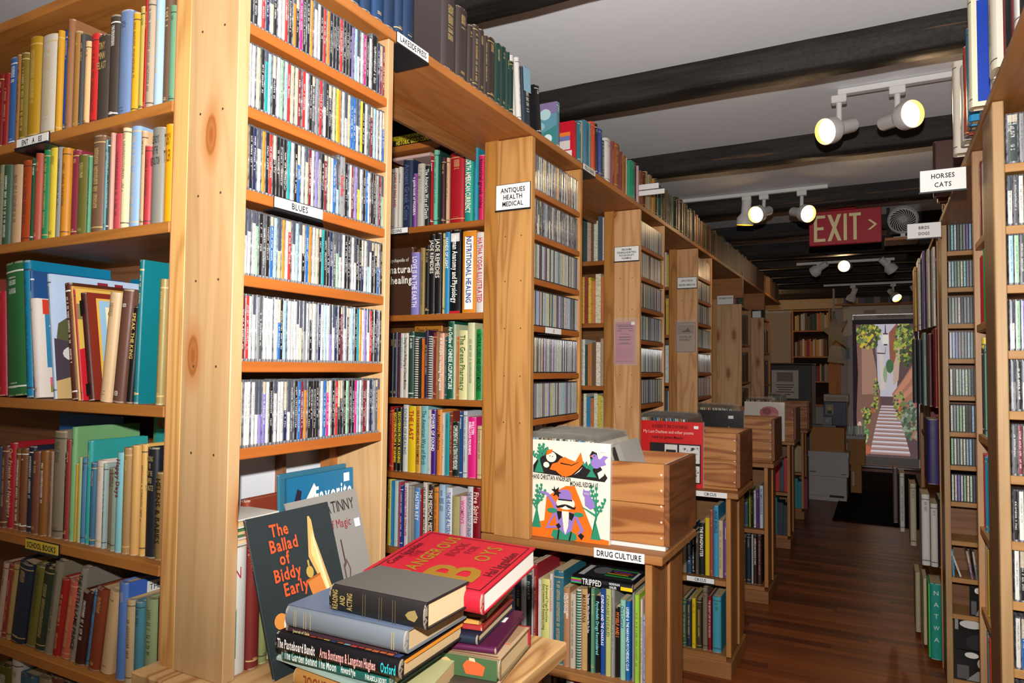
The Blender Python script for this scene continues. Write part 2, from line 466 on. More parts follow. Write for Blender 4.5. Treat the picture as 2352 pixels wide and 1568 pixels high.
DATA['B3'] = ('Y', 2.07, 1.28, '''
-1619|19|239|1a1614
-1598|19|241|20263a
-1578|8|238|6a2a38
-1569|16|238|d8d4c8|BODY REFLEXOLOGY|2a8a98
-1552|20|238|d8cfbf|Shang Han Lun Wellspring of Chinese Medicine|3a2a20
-1529|25|243|2a4a3c
-1502|16|223|d8d8cc|||spiral
-1484|9|220|303030|||spiral
-1474|12|217|d8701f
-1460|17|247|3a2440
-1441|16|225|d0d0cc|||spiral
-1423|14|238|8a2f2a
-1408|12|241|9c7048
-1395|22|235|dda586|AWAKEN to Healing Fragrance|e8e0d0
-1371|8|224|2a5a5c
-1361|27|277|14583f|An Outline of CHINESE ACUPUNCTURE|e8f0e0
-1333|8|266|d0d8b0
-1324|9|224|c9713a
-1313|35|244|e6dfa0|The Green Pharmacy|3a5a2a
-1276|29|270|d6d8a8
-1245|28|248|0f8a3a|NATURAL CURES AND GENTLE MEDICINES|08301a''')
DATA['B4'] = ('Y', 2.07, 1.01, '''
-1616|13|235|b01e2a
-1601|8|224|d8502a
-1592|17|230|17120e|RECOVERING FROM A WARNING|f0d020
-1574|19|234|17120e|RECOVERING FROM A WARNING|f0d020
-1553|24|248|d6d8d0|SOUNDS OF HEALING|5a6a70
-1527|33|241|f0c81a|THE LAST|a02020
-1493|21|242|d8a040|OLD FASHIONED HEALTH REMEDIES|4a3010
-1471|30|243|8cc6c8|The American Way of Birth|2a5a5a
-1439|13|230|d8d0c8
-1424|21|231|4a1f80|POWER OF SOUND|f0f0f0
-1402|22|232|e38a2f|Ancestral Medicine|4a2a10
-1379|10|222|dcd8c8
-1368|18|220|1f9aa0
-1349|13|228|8a3a2a
-1334|29|192|14281f|COMPLEMENTARY & ALTERNATIVE MEDICINES|d8e0d0
-1304|12|230|24508a
-1290|17|231|c8ccd0
-1272|33|211|e81f80|WILSTEIN / REBELLIOUS MOURNING|f8e0ec
-1236|20|181|d8b888''')
DATA['B5'] = ('Y', 2.07, 0.735, '''
-1618|19|242|e8d85a|Light in Painting|8a7a20
-1598|10|237|2f8ac0
-1586|16|239|b8d8d8
-1568|10|234|c84a58
-1557|13|225|2a3f8a
-1543|18|234|e2d8d8|PARENTING YOUR TEENAGER|a03040
-1523|16|225|a8a49c
-1505|9|226|9a9890
-1494|24|222|5f9fd8|MASTER KEY|e8f4ff
-1468|9|221|a82a30
-1457|18|244|e0d8c8|HEALERS ON THE MOUNTAIN|2a2420
-1437|25|236|3a2a20|THE MEDICAL MEDIUM|e8d8c0
-1410|19|230|e0862a
-1389|26|242|a8c8e0|NDE'S/WILDERNESS/FIRST AID|28405a
-1361|26|234|e4e6ea|THE HEADACHE ALTERNATIVE|2450a0
-1333|32|206|b0a870
-1299|25|211|e8c0cc|WOMEN'S|d03a80
-1272|23|245|dcdce0|THE NEUROPHYSIOLOGY OF ENLIGHTENMENT|283a6a
-1247|31|245|8a0f1f|Five Spirits|e8c8b0''')
DATA['A1'] = ('Y', 2.085, 0.435, '''
-1199|24|264|c8a060
-1173|26|267|8a4a38
-1146|25|277|b8b0a4
-1118|29|278|6a7a98
-1088|21|279|2a2a38
-1066|20|282|a8a6a0
-1045|17|271|1f2a2a|JIVAMUKTI|8a9a98
-1027|8|312|cfcac8|THE NEW MASSAGE|2a2424
-1018|13|313|a32734
-1004|13|262|e4dccb
-990|30|267|eae88a|Advanced Yoga Practices/Easy Lessons for Ecstatic Living|3a3a28
-959|11|288|e6ded8|HATHA YOGA ILLUSTRATED|b02840
-947|35|300|2f7080
-911|22|251|c08a60|CARLOS CASTANEDA/TALES OF POWER|f4f0e8
-888|20|235|d6c8b0
-866|16|251|e8ece4|||greenspiral
-850|21|255|d6ab72|MARIHUANA|5a3418
-828|11|263|1a1718|The Enemy Who Chooses Not To See|e0e0e0
-816|13|262|6aa080
-802|17|240|17161a|Psychedelic Drugs Reconsidered|7fd0d0
-783|15|266|2450a0|KUNDALINI AND THE CHAKRAS|e8ecf8
-767|18|269|cfd080|CANNABIS REVEALED|5a6a30
-748|12|270|a8a49c
-736|17|216|1c1715|MYSELF AND I|e06a30
-718|17|243|98d0b8|Chris Conrad|28508a
-700|14|240|1f6ab8|LEGEND & THE HARVARD PSYCHEDELIC CLUB|e8f0f8
-681|8|275|9a9a98
-672|15|266|a8d040
-656|9|252|e0c8b8
-646|17|207|9fb4e0''')
DATA['A2'] = ('Y', 2.1, 0.12, '''
-993|32|290|b8b8b8
-958|22|291|6a4a40
-933|22|301|2a2a30
-908|28|296|c8b8a8
-874|24|292|a02830
-844|24|306|d8d0c0
-814|24|299|4a6a58
-785|23|310|e0e0d8
-755|17|305|2a3a50
-732|23|316|b0a890
-704|23|317|2a2a2a
-676|33|329|5a8a98''')
DATA['C1'] = ('Y', 3.3, 0.44, '''
-833|22|231|8a7a60
-809|22|218|2a4a6a
-785|13|193|1c1c20
-770|16|189|5a5248
-752|24|240|15201f|THE RINGMASTER|e8e0d0
-726|21|265|e8c81a
-704|17|304|a85048
-686|22|325|3f9fc8|HUGE WORLD|1a2a30
-663|20|261|d8c4a0
-641|20|255|7a4aa0''')
DATA['C2'] = ('Y', 3.3, 0.1, '''
-833|22|218|4a6a50
-810|23|217|303848
-786|19|228|f0cc18
-765|25|230|4a4030
-737|24|282|8a7a68
-712|16|248|9a1424|THE SECRET LIFE OF A MAGICIAN|e0a0a0
-692|41|251|4aa8bc''')
DATA['D1'] = ('Y', 4.45, 0.44, '''
-777|29|204|6a4a2a
-744|28|159|30506a
-713|11|221|a8b838
-699|11|210|1c1c1c
-685|15|223|d8d8d8
-668|16|231|5a2a88
-650|21|256|dce0e4|AN AMERICAN RIDDLE|2a5a88''')
DATA['D2'] = ('Y', 4.45, 0.1, '''
-801|35|266|38506a
-763|31|271|6a5a48
-728|26|298|2a3a50
-699|11|295|d8dcdc
-686|19|297|4a2a22|AMERICAN MUSCLE CARS|e8d8c8
-664|24|300|5a3a38''')
DATA['H1'] = ('X', -1.02, 2.19, '''
1137|38|-8|1f3a5c
1178|37|12|1f3a5c
1219|39|31|20406a
1261|38|51|1d3555
1302|31|69|1f3a5c
1334|44|85|1d3555
1503|68|120|463c3b
1572|58|150|453936
1631|27|170|40352f
1659|31|183|463a36
1691|30|184|40332e
1722|20|180|42352f
1743|45|185|3c3029
1789|33|187|1d4038
1823|33|190|1b3b35
1857|22|187|1d4038
1881|24|167|1a3a30''')
DATA['H3'] = ('X', -1.02, 2.19, '''
2412|37|150|c01828
2450|33|161|2a7a88
2485|24|172|c8b898
2510|56|184|3a80a0
2568|27|193|6a98a0
2597|48|206|e04a2a
2648|28|214|1c1c1e
2677|42|202|2a4a98
2722|38|169|2a3a3a
2763|58|190|dcdcd8
2823|43|197|8a4a58
2871|48|201|a0521c
2921|14|201|4a5a58
2938|33|183|8a3030
2975|52|177|9a6a38
3029|21|177|c0a890
3054|31|171|1a9a78
3086|67|180|16a880
3157|25|188|5a1838
3185|18|180|c8a8b0''')
DATA['L3'] = ('Y', 0.885, 1.312, '''
-1895|35|282|8a3a30||||-5
-1858|45|250|b02030||||-5
-1810|80|316|2e6e3c||||-5.5
-1728|26|321|1188b0||||-6.5
-1700|9|298|2a5a98||||-7
-1690|23|232|e8d8d0|||pic|-9
-1621|13|288|b5c8e0|||sky|-9
-1552|22|263|5a2c18||||-9.5
-1527|9|257|d8a048||||-10
-1517|8|252|c02030|||redlady|-10.3
-1485|20|239|4a1c14|||king|-10.5
-1451|33|231|e0bd90||||6
-1407|34|235|6a4638||||6
-1364|18|199|141210|SPEAK THE KING|d8b868||5
-1336|15|292|0f7078|||bi|1.5
-1306|29|301|1a1a1a|||deep|0
-1266|19|249|a08a50||||1''')
DATA['L5'] = ('Y', 0.885, 0.76, '''
-1825|23|173|c8a890||||8
-1800|19|174|9a3a30||||8
-1780|19|177|b8985a||||8
-1759|54|184|27303f||||9
-1702|40|185|77752f||||9
-1660|37|190|2f3d28||||9
-1620|27|208|8f8570||||9
-1590|23|174|a3251c||||9
-1566|31|172|cc6650||||9
-1533|21|205|948a7c|THE LITTLE LAME PRINCE|2a2620||9
-1510|30|158|4a2018||||9
-1479|16|164|4f86b5||||8.5
-1461|35|172|8a4024||||8.5
-1423|36|172|d9b483||||8
-1369|31|193|5f86cc|||last|1
-1337|25|163|cfb58a
-1310|24|164|4f8a99
-1284|33|173|9aa87a
-1250|35|180|1d1c1e''')
DATA['L6'] = ('Y', 0.885, 0.5, '''
-1814|58|198|6a6a2a
-1752|38|224|e0ddd4
-1712|61|200|4a7088
-1647|48|204|b09a78
-1595|43|219|7a4a38
-1548|46|221|38485a
-1499|51|234|a08a60
-1445|43|239|5a2a28''')
for _k in list(DATA):
    _a, _b, _c, _s = DATA[_k]; _r = []
    for _l in _s.strip().split('\n'):
        _p = _l.split('|'); _r.append((int(_p[0]), int(_p[1]), int(_p[2])) + tuple(_p[3:]))
    DATA[_k] = (_a, _b, _c, _r)
# ------------------------------------------------------------------ words for labels
NAMED = [('black', '17151a'), ('dark grey', '44423f'), ('grey', '8e8c88'), ('pale grey', 'b8b6b0'), ('white', 'e2dfd8'), ('cream', 'e4d3ab'), ('tan', 'c09a6c'),
         ('brown', '76533a'), ('dark brown', '45301f'), ('reddish brown', '8a4a30'), ('dark red', '85141e'), ('red', 'c0222a'), ('salmon', 'c8604c'), ('orange', 'de8028'),
         ('mustard', 'b88c26'), ('yellow', 'eed040'), ('olive', '77702e'), ('lime green', 'a8cc44'), ('green', '2f8450'), ('dark green', '20443a'), ('mint green', '7fc0a0'),
         ('teal', '1f8a8a'), ('pale blue', 'a4c6dc'), ('light blue', '7da8d8'), ('blue', '2f66b0'), ('dark blue', '1f2f55'), ('grey blue', '6c86a8'), ('purple', '5a2a88'),
         ('lilac', '9488c8'), ('pink', 'e0307c'), ('pale pink', 'e4bcc4'), ('maroon', '6a2336'), ('turquoise', '36aaa6')]
NAMED = [(n, [int(h[i:i + 2], 16) for i in (0, 2, 4)]) for n, h in NAMED]
def colour_word(h):
    c = [int(h[i:i + 2], 16) for i in (0, 2, 4)]
    return min(NAMED, key=lambda e: sum((a - b) ** 2 for a, b in zip(c, e[1])))[0]
_T = ('first second third fourth fifth sixth seventh eighth ninth tenth eleventh twelfth thirteenth fourteenth fifteenth sixteenth seventeenth '
      'eighteenth nineteenth twentieth').split()
def ordinal(n):
    if n <= 20: return _T[n - 1]
    t = {20: 'twenty', 30: 'thirty', 40: 'forty', 50: 'fifty'}[n // 10 * 10]
    return {20: 'twentieth', 30: 'thirtieth', 40: 'fortieth', 50: 'fiftieth'}[n] if n % 10 == 0 else t + '-' + _T[n % 10 - 1]
# ------------------------------------------------------------------ books
def book_mesh(w, h, d, rounded):
    """cover wrapped round the pages: spine at y=0 facing -y, x = thickness, z = height"""
    t = min(.0028 if rounded else .0009, w * .2); r = min(w * .28, .006) if rounded else min(w * .06, .001)
    n = 6 if rounded else 3; out = [(0, d), (0, .004)]; inn = [(t, d), (t, .005)]
    for k in range(n + 1):
        a = math.pi * (1 - k / n); x = w / 2 + math.cos(a) * w / 2; y = -math.sin(a) * r + .0035 * (abs(math.cos(a)) ** 6)
        out.append((x, y)); inn.append((min(max(x, t), w - t), .005))
    out += [(w, .004), (w, d)]; inn += [(w - t, .005), (w - t, d)]
    V = []; N = len(out)
    for z in (0, h): V += [(x, y, z) for x, y in out] + [(x, y, z) for x, y in inn]
    F = []; o1, i1, o2, i2 = 0, N, 2 * N, 3 * N
    for k in range(N - 1):
        F += [(o1 + k, o1 + k + 1, o2 + k + 1, o2 + k), (i1 + k + 1, i1 + k, i2 + k, i2 + k + 1), (o1 + k + 1, o1 + k, i1 + k, i1 + k + 1), (o2 + k, o2 + k + 1, i2 + k + 1, i2 + k)]
    F += [(o1, o2, i2, i1), (o1 + N - 1, i1 + N - 1, i2 + N - 1, o2 + N - 1)]
    return V, F, t, r
FOOTER = {}
def make_book(name, label, w, h, d, hexc, loc, rot=(0, 0, 0), title='', tcol='', style='', group=None, rounded=True, ink=None, cover_extra=None, lean=0.0):
    V, F, t, r = book_mesh(w, h, d, rounded)
    e = Euler(rot)
    m = e.to_matrix()
    if lean: m = m @ Matrix.Rotation(math.radians(lean), 3, 'Y'); e = m.to_euler()
    o = mesh_obj(name, V, F, M_COVER, None, loc=loc, rot=e, smooth=40)
    c = srgb(hexc)
    if ink is None:
        lum = .3 * c[0] + .6 * c[1] + .1 * c[2]
        ink = (R_.choice([.2, .2, .5]) if lum > .15 else R_.choice([.5, .5, .9]))
    o.color = (*c, 0.0 if (title or style in ('blank', 'spiral', 'greenspiral')) else ink)
    tag(o, label, 'book', group)
    g = .0035 if rounded else .0006; sq = .004 if rounded else .0006
    MB().box(t, w - t, .0052, d - g, sq, h - sq).build('page_block', M_PAGE, o)
    y = -r - .0002
    if title:
        lines = title.split('/'); ins = w * .12
        col = flat(tcol, .5)
        if len(lines) > 1 and w >= .024 and max(len(l) for l in lines) <= 11:
            lettering('title', lines, col, o, ((ins, y, h * .6), (1, 0, 0), (0, 0, 1), (0, -1, 0)), w - 2 * ins, h * .33, bold=1, sx=.8)
        else:
            # set down the spine, head of the letters to the right
            L = h * .8 if len(lines[0]) > 12 else h * .55
            lettering('title', lines, col, o, ((ins, y, h * .93), (0, 0, -1), (1, 0, 0), (0, -1, 0)), L, w - 2 * ins, bold=1, align='L', size=min((w - 2 * ins) / len(lines) * 1.15, .03), sx=.8)
    if style == 'panel':
        MB().box(w * .2, w * .82, y + .0012, y + .00025, h * .05, h * .93).build('spine_panel', flat('ecebe4', .4), o)
    if style == 'red':
        MB().box(w * .1, w * .9, y + .0012, y + .0003, h * .86, h * .96).build('spine_panel', flat('d8d0c8', .4), o)
        MB().box(0, w, y + .0016, y + .0003, 0, h * .035).build('spine_band', flat('b82028', .4), o)
    if 'spiral' in style:
        mb = MB(); k = 0
        while .006 + k * .0085 < h - .004:
            z = .006 + k * .0085; mb.lathe([(w * .52, -.0018), (w * .6, 0), (w * .52, .0018)], (w / 2, w * .12, z), (0, .1, 1), 10); k += 1
        mb.build('spiral_binding', flat('1f5a3a' if style == 'greenspiral' else '1a1a1a', .4), o)
    if cover_extra: cover_extra(o, w, h, d)
    return o
def faceart(o, w, z0, z1, y0, y1, polys, name='cover_picture'):
    """flat printed picture on the cover face x=w. polys: (hex, [(u,v)..]) with u along depth, v up, 0..1"""
    V = []; F = []; M = []; mats = []; 
    for i, (hx, pts) in enumerate(polys):
        m = flat(hx, .4)
        if m not in mats: mats.append(m)
        b = len(V); V += [(w + .0003 + .00008 * i, y0 + (y1 - y0) * u, z0 + (z1 - z0) * v) for u, v in pts]; F.append(tuple(range(b, b + len(pts)))); M.append(mats.index(m))
    return mesh_obj(name, V, F, mats, o, M)
def ell(cx, cy, rx, ry, n=14, a0=0, a1=360):
    return [(cx + rx * math.cos(math.radians(a0 + (a1 - a0) * k / n)), cy + ry * math.sin(math.radians(a0 + (a1 - a0) * k / n))) for k in range(n + (0 if a1 - a0 == 360 else 1))]
def rect(a, b, c, d): return [(a, b), (c, b), (c, d), (a, d)]
def shelf_row(key, ref, where, group, name, face='-y', depth=(.13, .19), rounded=True, from_end=True, recess=.008, floor_fix=0.0, extra=None):
    kind, val, z, items = DATA[key]; n = len(items)
    for i, it in enumerate(items):
        x, wd, h = it[0] / 1000, it[1] / 1000, it[2] / 1000; hx = it[3]
        ttl = it[4] if len(it) > 4 else ''; tc = it[5] if len(it) > 5 else ''; stl = it[6] if len(it) > 6 else ''; lean = float(it[7]) if len(it) > 7 else 0
        k = n - i if from_end else i + 1
        thick = 'thin ' if wd < .013 else 'thick ' if wd > .038 else ''
        tall = 'tall ' if h > .275 else 'short ' if h < .185 else ''
        kindw = 'hardback' if rounded else 'paperback'
        lab = f'{tall or thick}{colour_word(hx)} {kindw}, {ordinal(k)} from {ref}, {where}'
        d = R_.uniform(*depth); rc = R_.uniform(0, recess) + (.06 if stl == 'deep' else 0)
        hh = h * math.cos(math.radians(lean)) if lean else h
        ww = max(wd - .0008, .004)
        ex = extra.get(stl) if extra else None
        if lean: ww = ww * math.cos(math.radians(lean)) * .97
        ztop = z + floor_fix
        if lean > 0: ztop += 0.0
        if face == '-y':
            loc = (x + .0004, val + rc, ztop); rot = (0, 0, 0)
            if lean > 0: loc = (x + .0004, val + rc, ztop + ww * math.sin(math.radians(lean)))
        else:
            loc = (val - rc, x + .0004, ztop); rot = (0, 0, math.pi / 2)
        make_book(name, lab, ww, hh, d, hx, loc, rot, ttl, tc, stl, group, rounded, lean=lean, cover_extra=ex)
# ------------------------------------------------------------------ the room
def plaster(name, hexc, sc=6):
    t = NT(name); v = t.n('ShaderNodeTexCoord').outputs['Object']; n = t.noise(v, sc, 4, .6); f = t.noise(v, 60, 3)
    return t.set(t.mix(t.math('MULTIPLY', n, .25), srgb(hexc), t.mix(1.0, srgb(hexc), (.8, .78, .76), 'MULTIPLY')), .85, .15, bump=t.math('ADD', n, t.math('MULTIPLY', f, .3)), bdist=.004, bstr=.25)
def floor_mat():
    t = NT('floor_boards'); v = t.n('ShaderNodeTexCoord').outputs['Object']; s = t.sep(v)
    row = t.math('FLOOR', t.math('DIVIDE', s[1], .058))
    wn = t.n('ShaderNodeTexWhiteNoise', noise_dimensions='1D'); t.put(wn.inputs['W'], row)
    xo = t.math('ADD', s[0], t.math('MULTIPLY', wn.outputs['Value'], 7.0))
    cell = t.math('FLOOR', t.math('DIVIDE', xo, 1.1))
    w2 = t.n('ShaderNodeTexWhiteNoise', noise_dimensions='2D'); t.put(w2.inputs['Vector'], t.comb(row, cell, 0))
    g = t.noise(t.comb(t.math('MULTIPLY', xo, 2.2), t.math('MULTIPLY', s[1], 42), w2.outputs['Value']), 1.0, 4, .6, .6)
    c = t.ramp(t.math('ADD', t.math('MULTIPLY', g, .55), t.math('MULTIPLY', w2.outputs['Value'], .45)), [(.2, srgb('9a5224')), (.5, srgb('783a18')), (.8, srgb('4a200e'))])
    e = t.math('ABSOLUTE', t.math('SUBTRACT', t.math('FRACT', t.math('DIVIDE', s[1], .058)), .5))
    gap = t.math('GREATER_THAN', e, .478)
    c = t.mix(t.math('MULTIPLY', gap, .75), c, srgb('1e0f08'))
    return t.set(c, t.math('MULTIPLY_ADD', g, .25, .2), .3, bump=t.math('SUBTRACT', g, t.math('MULTIPLY', gap, 1.5)), bdist=.001, bstr=.4)
def beam_mat():
    t = NT('hewn_black_beam'); v = t.n('ShaderNodeTexCoord').outputs['Object']
    n = t.noise(t.mapping(v, (1.2, 14, 14)), 2.0, 5, .65, .3); f = t.noise(v, 70, 3, .7)
    c = t.ramp(n, [(.35, srgb('141210')), (.62, srgb('2b2622')), (.8, srgb('4a4038'))])
    crack = t.ramp(t.noise(t.mapping(v, (.8, 26, 26)), 1.3, 2), [(.66, (0, 0, 0)), (.7, (1, 1, 1)), (.73, (0, 0, 0))])
    c = t.mix(t.math('MULTIPLY', crack, .5), c, srgb('7a5028'))
    return t.set(c, t.math('MULTIPLY_ADD', f, .3, .5), .25, bump=t.math('ADD', n, t.math('MULTIPLY', f, .35)), bdist=.006, bstr=.5)
CEIL = 2.60
M_BEAM = beam_mat()
tag(MB().box(-3.4, 1.9, -1.6, 11.8, -.06, 0).build('floor', floor_mat()), kind='structure')
tag(MB().box(-3.4, 1.9, -1.6, 11.8, CEIL, CEIL + .06).build('ceiling', plaster('ceiling_plaster', 'eef0f3')), kind='structure')
tag(MB().box(-3.46, -3.4, -1.6, 11.8, 0, CEIL).build('wall_left', plaster('wall_plaster', 'cfc8bc')), kind='structure')
tag(MB().box(1.9, 1.96, -1.6, 11.8, 0, CEIL).build('wall_right', plaster('wall_plaster', 'cfc8bc')), kind='structure')
DX0, DX1, DTOP = -.42, .57, 2.32
fw = MB().box(-3.4, DX0, 11.6, 11.72, 0, CEIL).box(DX1, 1.9, 11.6, 11.72, 0, CEIL).box(DX0, DX1, 11.6, 11.72, DTOP, CEIL)
tag(fw.build('wall_far', plaster('wall_plaster', 'cfc8bc')), kind='structure')
def hewn(x0, x1, y0, y1, z0, z1, seed):
    rr = random.Random(seed); V = []; F = []; n = 30
    for i in range(n + 1):
        x = x0 + (x1 - x0) * i / n
        j = [rr.uniform(-.0025, .0025) for _ in range(8)]; cz = .012
        V += [(x, y0 + j[0], z1), (x, y0 + j[1], z0 + cz + j[2]), (x, y0 + cz + j[3], z0 + j[4]), (x, y1 - cz + j[5], z0 + j[6]), (x, y1 + j[7], z0 + cz), (x, y1, z1)]
    for i in range(n):
        for k in range(5): a = i * 6 + k; F.append((a, a + 1, a + 7, a + 6))
    F += [(0, 5, 4, 3, 2, 1), tuple(n * 6 + k for k in range(6))]
    return V, F
beams = [(1.755, 1.875), (2.69, 2.795), (3.785, 3.89), (4.95, 5.08), (5.98, 6.12), (6.9, 7.05), (7.6, 7.75), (8.3, 8.45), (8.95, 9.1), (9.6, 9.75), (10.25, 10.4), (10.9, 11.05)]
for i, (a, b) in enumerate(beams):
    V, F = hewn(-3.39, 1.89, a, b, 2.487 if i < 5 else 2.46, CEIL + .005, 40 + i)
    tag(mesh_obj('trim_%d' % (i + 1), V, F, M_BEAM, smooth=50), kind='structure')
# front door: white frame, pale door leaf, glass behind a printed curtain
dm = flat('c8c4bc', .5)
d1 = tag(MB().box(DX0, DX0 + .075, 11.55, 11.7, 0, DTOP, bev=.004).box(DX1 - .06, DX1, 11.55, 11.7, 0, DTOP, bev=.004).box(DX0 + .075, DX1 - .06, 11.55, 11.7, DTOP - .07, DTOP, bev=.004).build('door_1', dm), kind='structure')
MB().box(-.335, -.20, 11.63, 11.67, .02, 2.24).box(.41, .50, 11.63, 11.67, .02, 2.24).box(-.2, .41, 11.63, 11.67, 2.1, 2.24).box(-.2, .41, 11.63, 11.67, .02, .17).build('door_leaf', flat('b8b4ac', .5), d1)
glow = NT('door_pane').set((.9, .95, 1.0), .02, .5, alpha=.08)
lamp('daylight_outside', 'AREA', (.09, 12.6, 1.5), 40, (.9, .95, 1.0), 1.6, (.09, 11.5, 1.2))
MB().box(-.2, .41, 11.645, 11.655, .17, 2.1).build('door_glass', glow, d1)
cl = MB().box(-.02, .34, 11.60, 11.63, 2.20, 2.235, bev=.003).box(.02, .2, 11.585, 11.6, 2.275, 2.29).build('door_closer', flat('8f8b84', .4), d1)
sign = MB().box(-.19, -.04, 11.535, 11.55, 2.26, 2.31).build('door_plate', flat('9a8f80', .5), d1)
MB().box(DX0, DX1, 11.3, 11.6, .0005, .02).build('door_sill', flat('3a2a20', .6), d1)
# ------------------------------------------------------------------ bookcases with disc racks on their ends (left of the aisle)
XR = -1.01     # front line of the disc racks
BAYS = [.845, 2.03, 3.20, 4.39]
RACK_Z = {0: [2.02, 1.865, 1.712, 1.555, 1.399, 1.242], 1: [1.994, 1.843, 1.692, 1.534, 1.376, 1.222], 2: [1.994, 1.843, 1.692, 1.534, 1.376, 1.222], 3: [1.994, 1.843, 1.692, 1.534, 1.376, 1.222]}
LEDGE_X = [-.565, -.57, -.565, -.56, -.59, -.60]
NAILM = flat('4a3a2a', .4)
CASE_NAME = ["children's books", 'health books', 'fishing and hunting books', 'ships and western books']
def rack(i, y):
    t = Thing('disc_rack', ['pine compact disc rack on the end of the nearest bookcase', 'pine compact disc rack behind the ANTIQUES HEALTH MEDICAL sign', 'pine compact disc rack behind the pink notice', 'pine compact disc rack behind the brown ship notice'][i], 'disc rack', (XR - .07, y, .838), 'disc racks along the aisle')
    y1 = y + .448; light = ('b8966c', '9e7646') if i == 0 else ('bf8c50', '94602c') if i == 1 else ('d4a270', 'b07a48'); z1 = 2.163
    wz = wood('z', *light, knots=1.3 if i == 0 else .2, rings=1.0 if i == 0 else 1.9); wy = wood('y', 'ac6024', '8a481a', .25)
    t.box('side_panel', -1.138, XR + .002, y, y + .026, .838, z1, wz); 
    t.box('side_panel', -1.20 if i == 0 else -1.15, XR, y1 - .02, y1, .838, z1, wz)
    zs = RACK_Z[i]
    for z in zs: t.box('shelf', -1.15, XR - .002, y + .026, y1 - .02, z - .02, z, wy)
    t.box('back_panel', -1.162, -1.151, y + .026, y1 - .02, zs[-1] - .02, z1, DY, 0)
    nm = None
    for z in zs:
        for x in (-1.105, -1.045):
            p = (x - t.loc[0], y - t.loc[1], z - .01 - t.loc[2])
            if nm is None: nm = MB().lathe([(.0024, .001), (.0024, -.0004)], (0, 0, 0), (0, 1, 0), 8).build('nail_head', NAILM, t.root, p)
            else: o = nm.copy(); COL.objects.link(o); o.parent = t.root; o.location = p
    return t
for i, y in enumerate(BAYS): rack(i, y)
def bookcase(i, y, zs, zt, x1=-1.137, x0=-3.0, back=.27, bottom=.10, label='', stile=True, low=None):
    """open shelves facing the camera; zs = tops of the shelves"""
    t = Thing('bookcase', label, 'bookcase', ((x0 + x1) / 2, y + .1, 0), 'bookcases standing across the room')
    yf = y + .02; yb = yf + back
    wx = wood('x', 'a05c22', '74400f', .4) if i else wood('x', 'b07232', '7c4818', .5)
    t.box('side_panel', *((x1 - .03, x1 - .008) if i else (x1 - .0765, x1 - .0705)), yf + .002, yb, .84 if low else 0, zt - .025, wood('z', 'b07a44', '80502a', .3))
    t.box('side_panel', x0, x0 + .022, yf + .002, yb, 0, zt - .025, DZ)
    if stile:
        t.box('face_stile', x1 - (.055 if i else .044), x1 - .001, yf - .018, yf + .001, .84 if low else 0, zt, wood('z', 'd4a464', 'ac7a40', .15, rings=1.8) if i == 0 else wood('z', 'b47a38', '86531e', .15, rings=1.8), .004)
    for z in zs: t.box('shelf', x0 + .022, x1 - (.03 if i else .077), yf, yb, z - .022, z, wx)
    t.box('top_board', x0, x1, yf - .004 if i else yf - .01, yb, zt - .022, zt, wx)
    t.box('back_panel', x0, x1 - .03, yb, yb + .01, 0 if not low else .1, zt - .022, BX if i == 0 else wood('x', '7c5028', '4e3016', .2), 0)
    return t
bookcase(0, .845, [1.908, 1.67, 1.312, 1.01, .76, .50, .25], 2.2, label="nearest pine bookcase full of old children's books", back=.26)
bookcase(1, 2.03, [1.905, 1.583, 1.28, 1.01, .735], 2.213, label='pine bookcase of health books beyond the nearest disc rack', back=.30, low=1)
bookcase(2, 3.20, [1.93, 1.62, 1.31, 1.02, .735], 2.213, label='pine bookcase of fishing books beside the pink notice', back=.3, low=1)
bookcase(3, 4.39, [1.93, 1.62, 1.31, 1.02, .735], 2.213, label='pine bookcase beside the brown ship notice', back=.3, low=1)
# top trim board of the first bookcase
# low cabinets: a shelf unit facing the camera with a thick counter on top
LOWL = ['low pine cabinet that carries the piles of loose books', 'low pine cabinet under the DRUG CULTURE card', 'low pine cabinet under the CIRCUS card', 'fourth low pine cabinet along the aisle', 'fifth low pine cabinet along the aisle', 'last low pine cabinet before the white boxes']
def cabinet(i, y, x1, dep=.43, zs=(.435, .10)):
    x0 = -2.6 if i == 1 else -1.20
    t = Thing('low_cabinet', LOWL[i], 'cabinet', (-.9, y + .2, 0), 'low cabinets along the aisle')
    lw = wood('x', 'a87240', '784a22', .4); sx = x1 - .036
    end = i == 0
    t.box('counter_top', -1.20 if i == 0 else -1.19, x1, y + .012 if i else y - .04, y + dep + .012, .812 if i else .806, .838, wood('y', 'c8a06c', '96683a', 0, rings=2.4) if end else lw, .003)
    t.box('face_stile', sx - .022, sx, y + .03, y + .05, .10, .812, wood('z', 'b07a42', '84522a', .2), .002)
    t.box('side_panel', sx - .022, sx - .004, y + .05, y + dep - .02, .10, .812, wood('z', '9c6838', '6c4220', .5))
    t.box('corner_batten', sx - .004, sx + .006, y + .21, y + .235, .10, .812, DZ, .002)
    for z in zs: t.box('shelf', x0, sx - .022, y + .035, y + dep - .03, z - .024, z, lw)
    t.box('back_panel', x0, sx - .02, y + dep - .03, y + dep - .02, .08, .812, wood('x', '8a5e34', '5e3e1e', .2), 0)
    pl = MB(t.loc).box(x0, x1 - .065 + .03, y + .03, y + dep, 0, .076, bev=.003).build('plinth', wood('x', '9c6a3c', '704622', .2), t.root)
    return t
LEDGE_Y = [.845, 2.02, 3.235, 4.385, 5.83, 7.06]
for i, (y, x1) in enumerate(zip(LEDGE_Y, LEDGE_X)): cabinet(i, y, x1, .46 if i == 0 else .43)
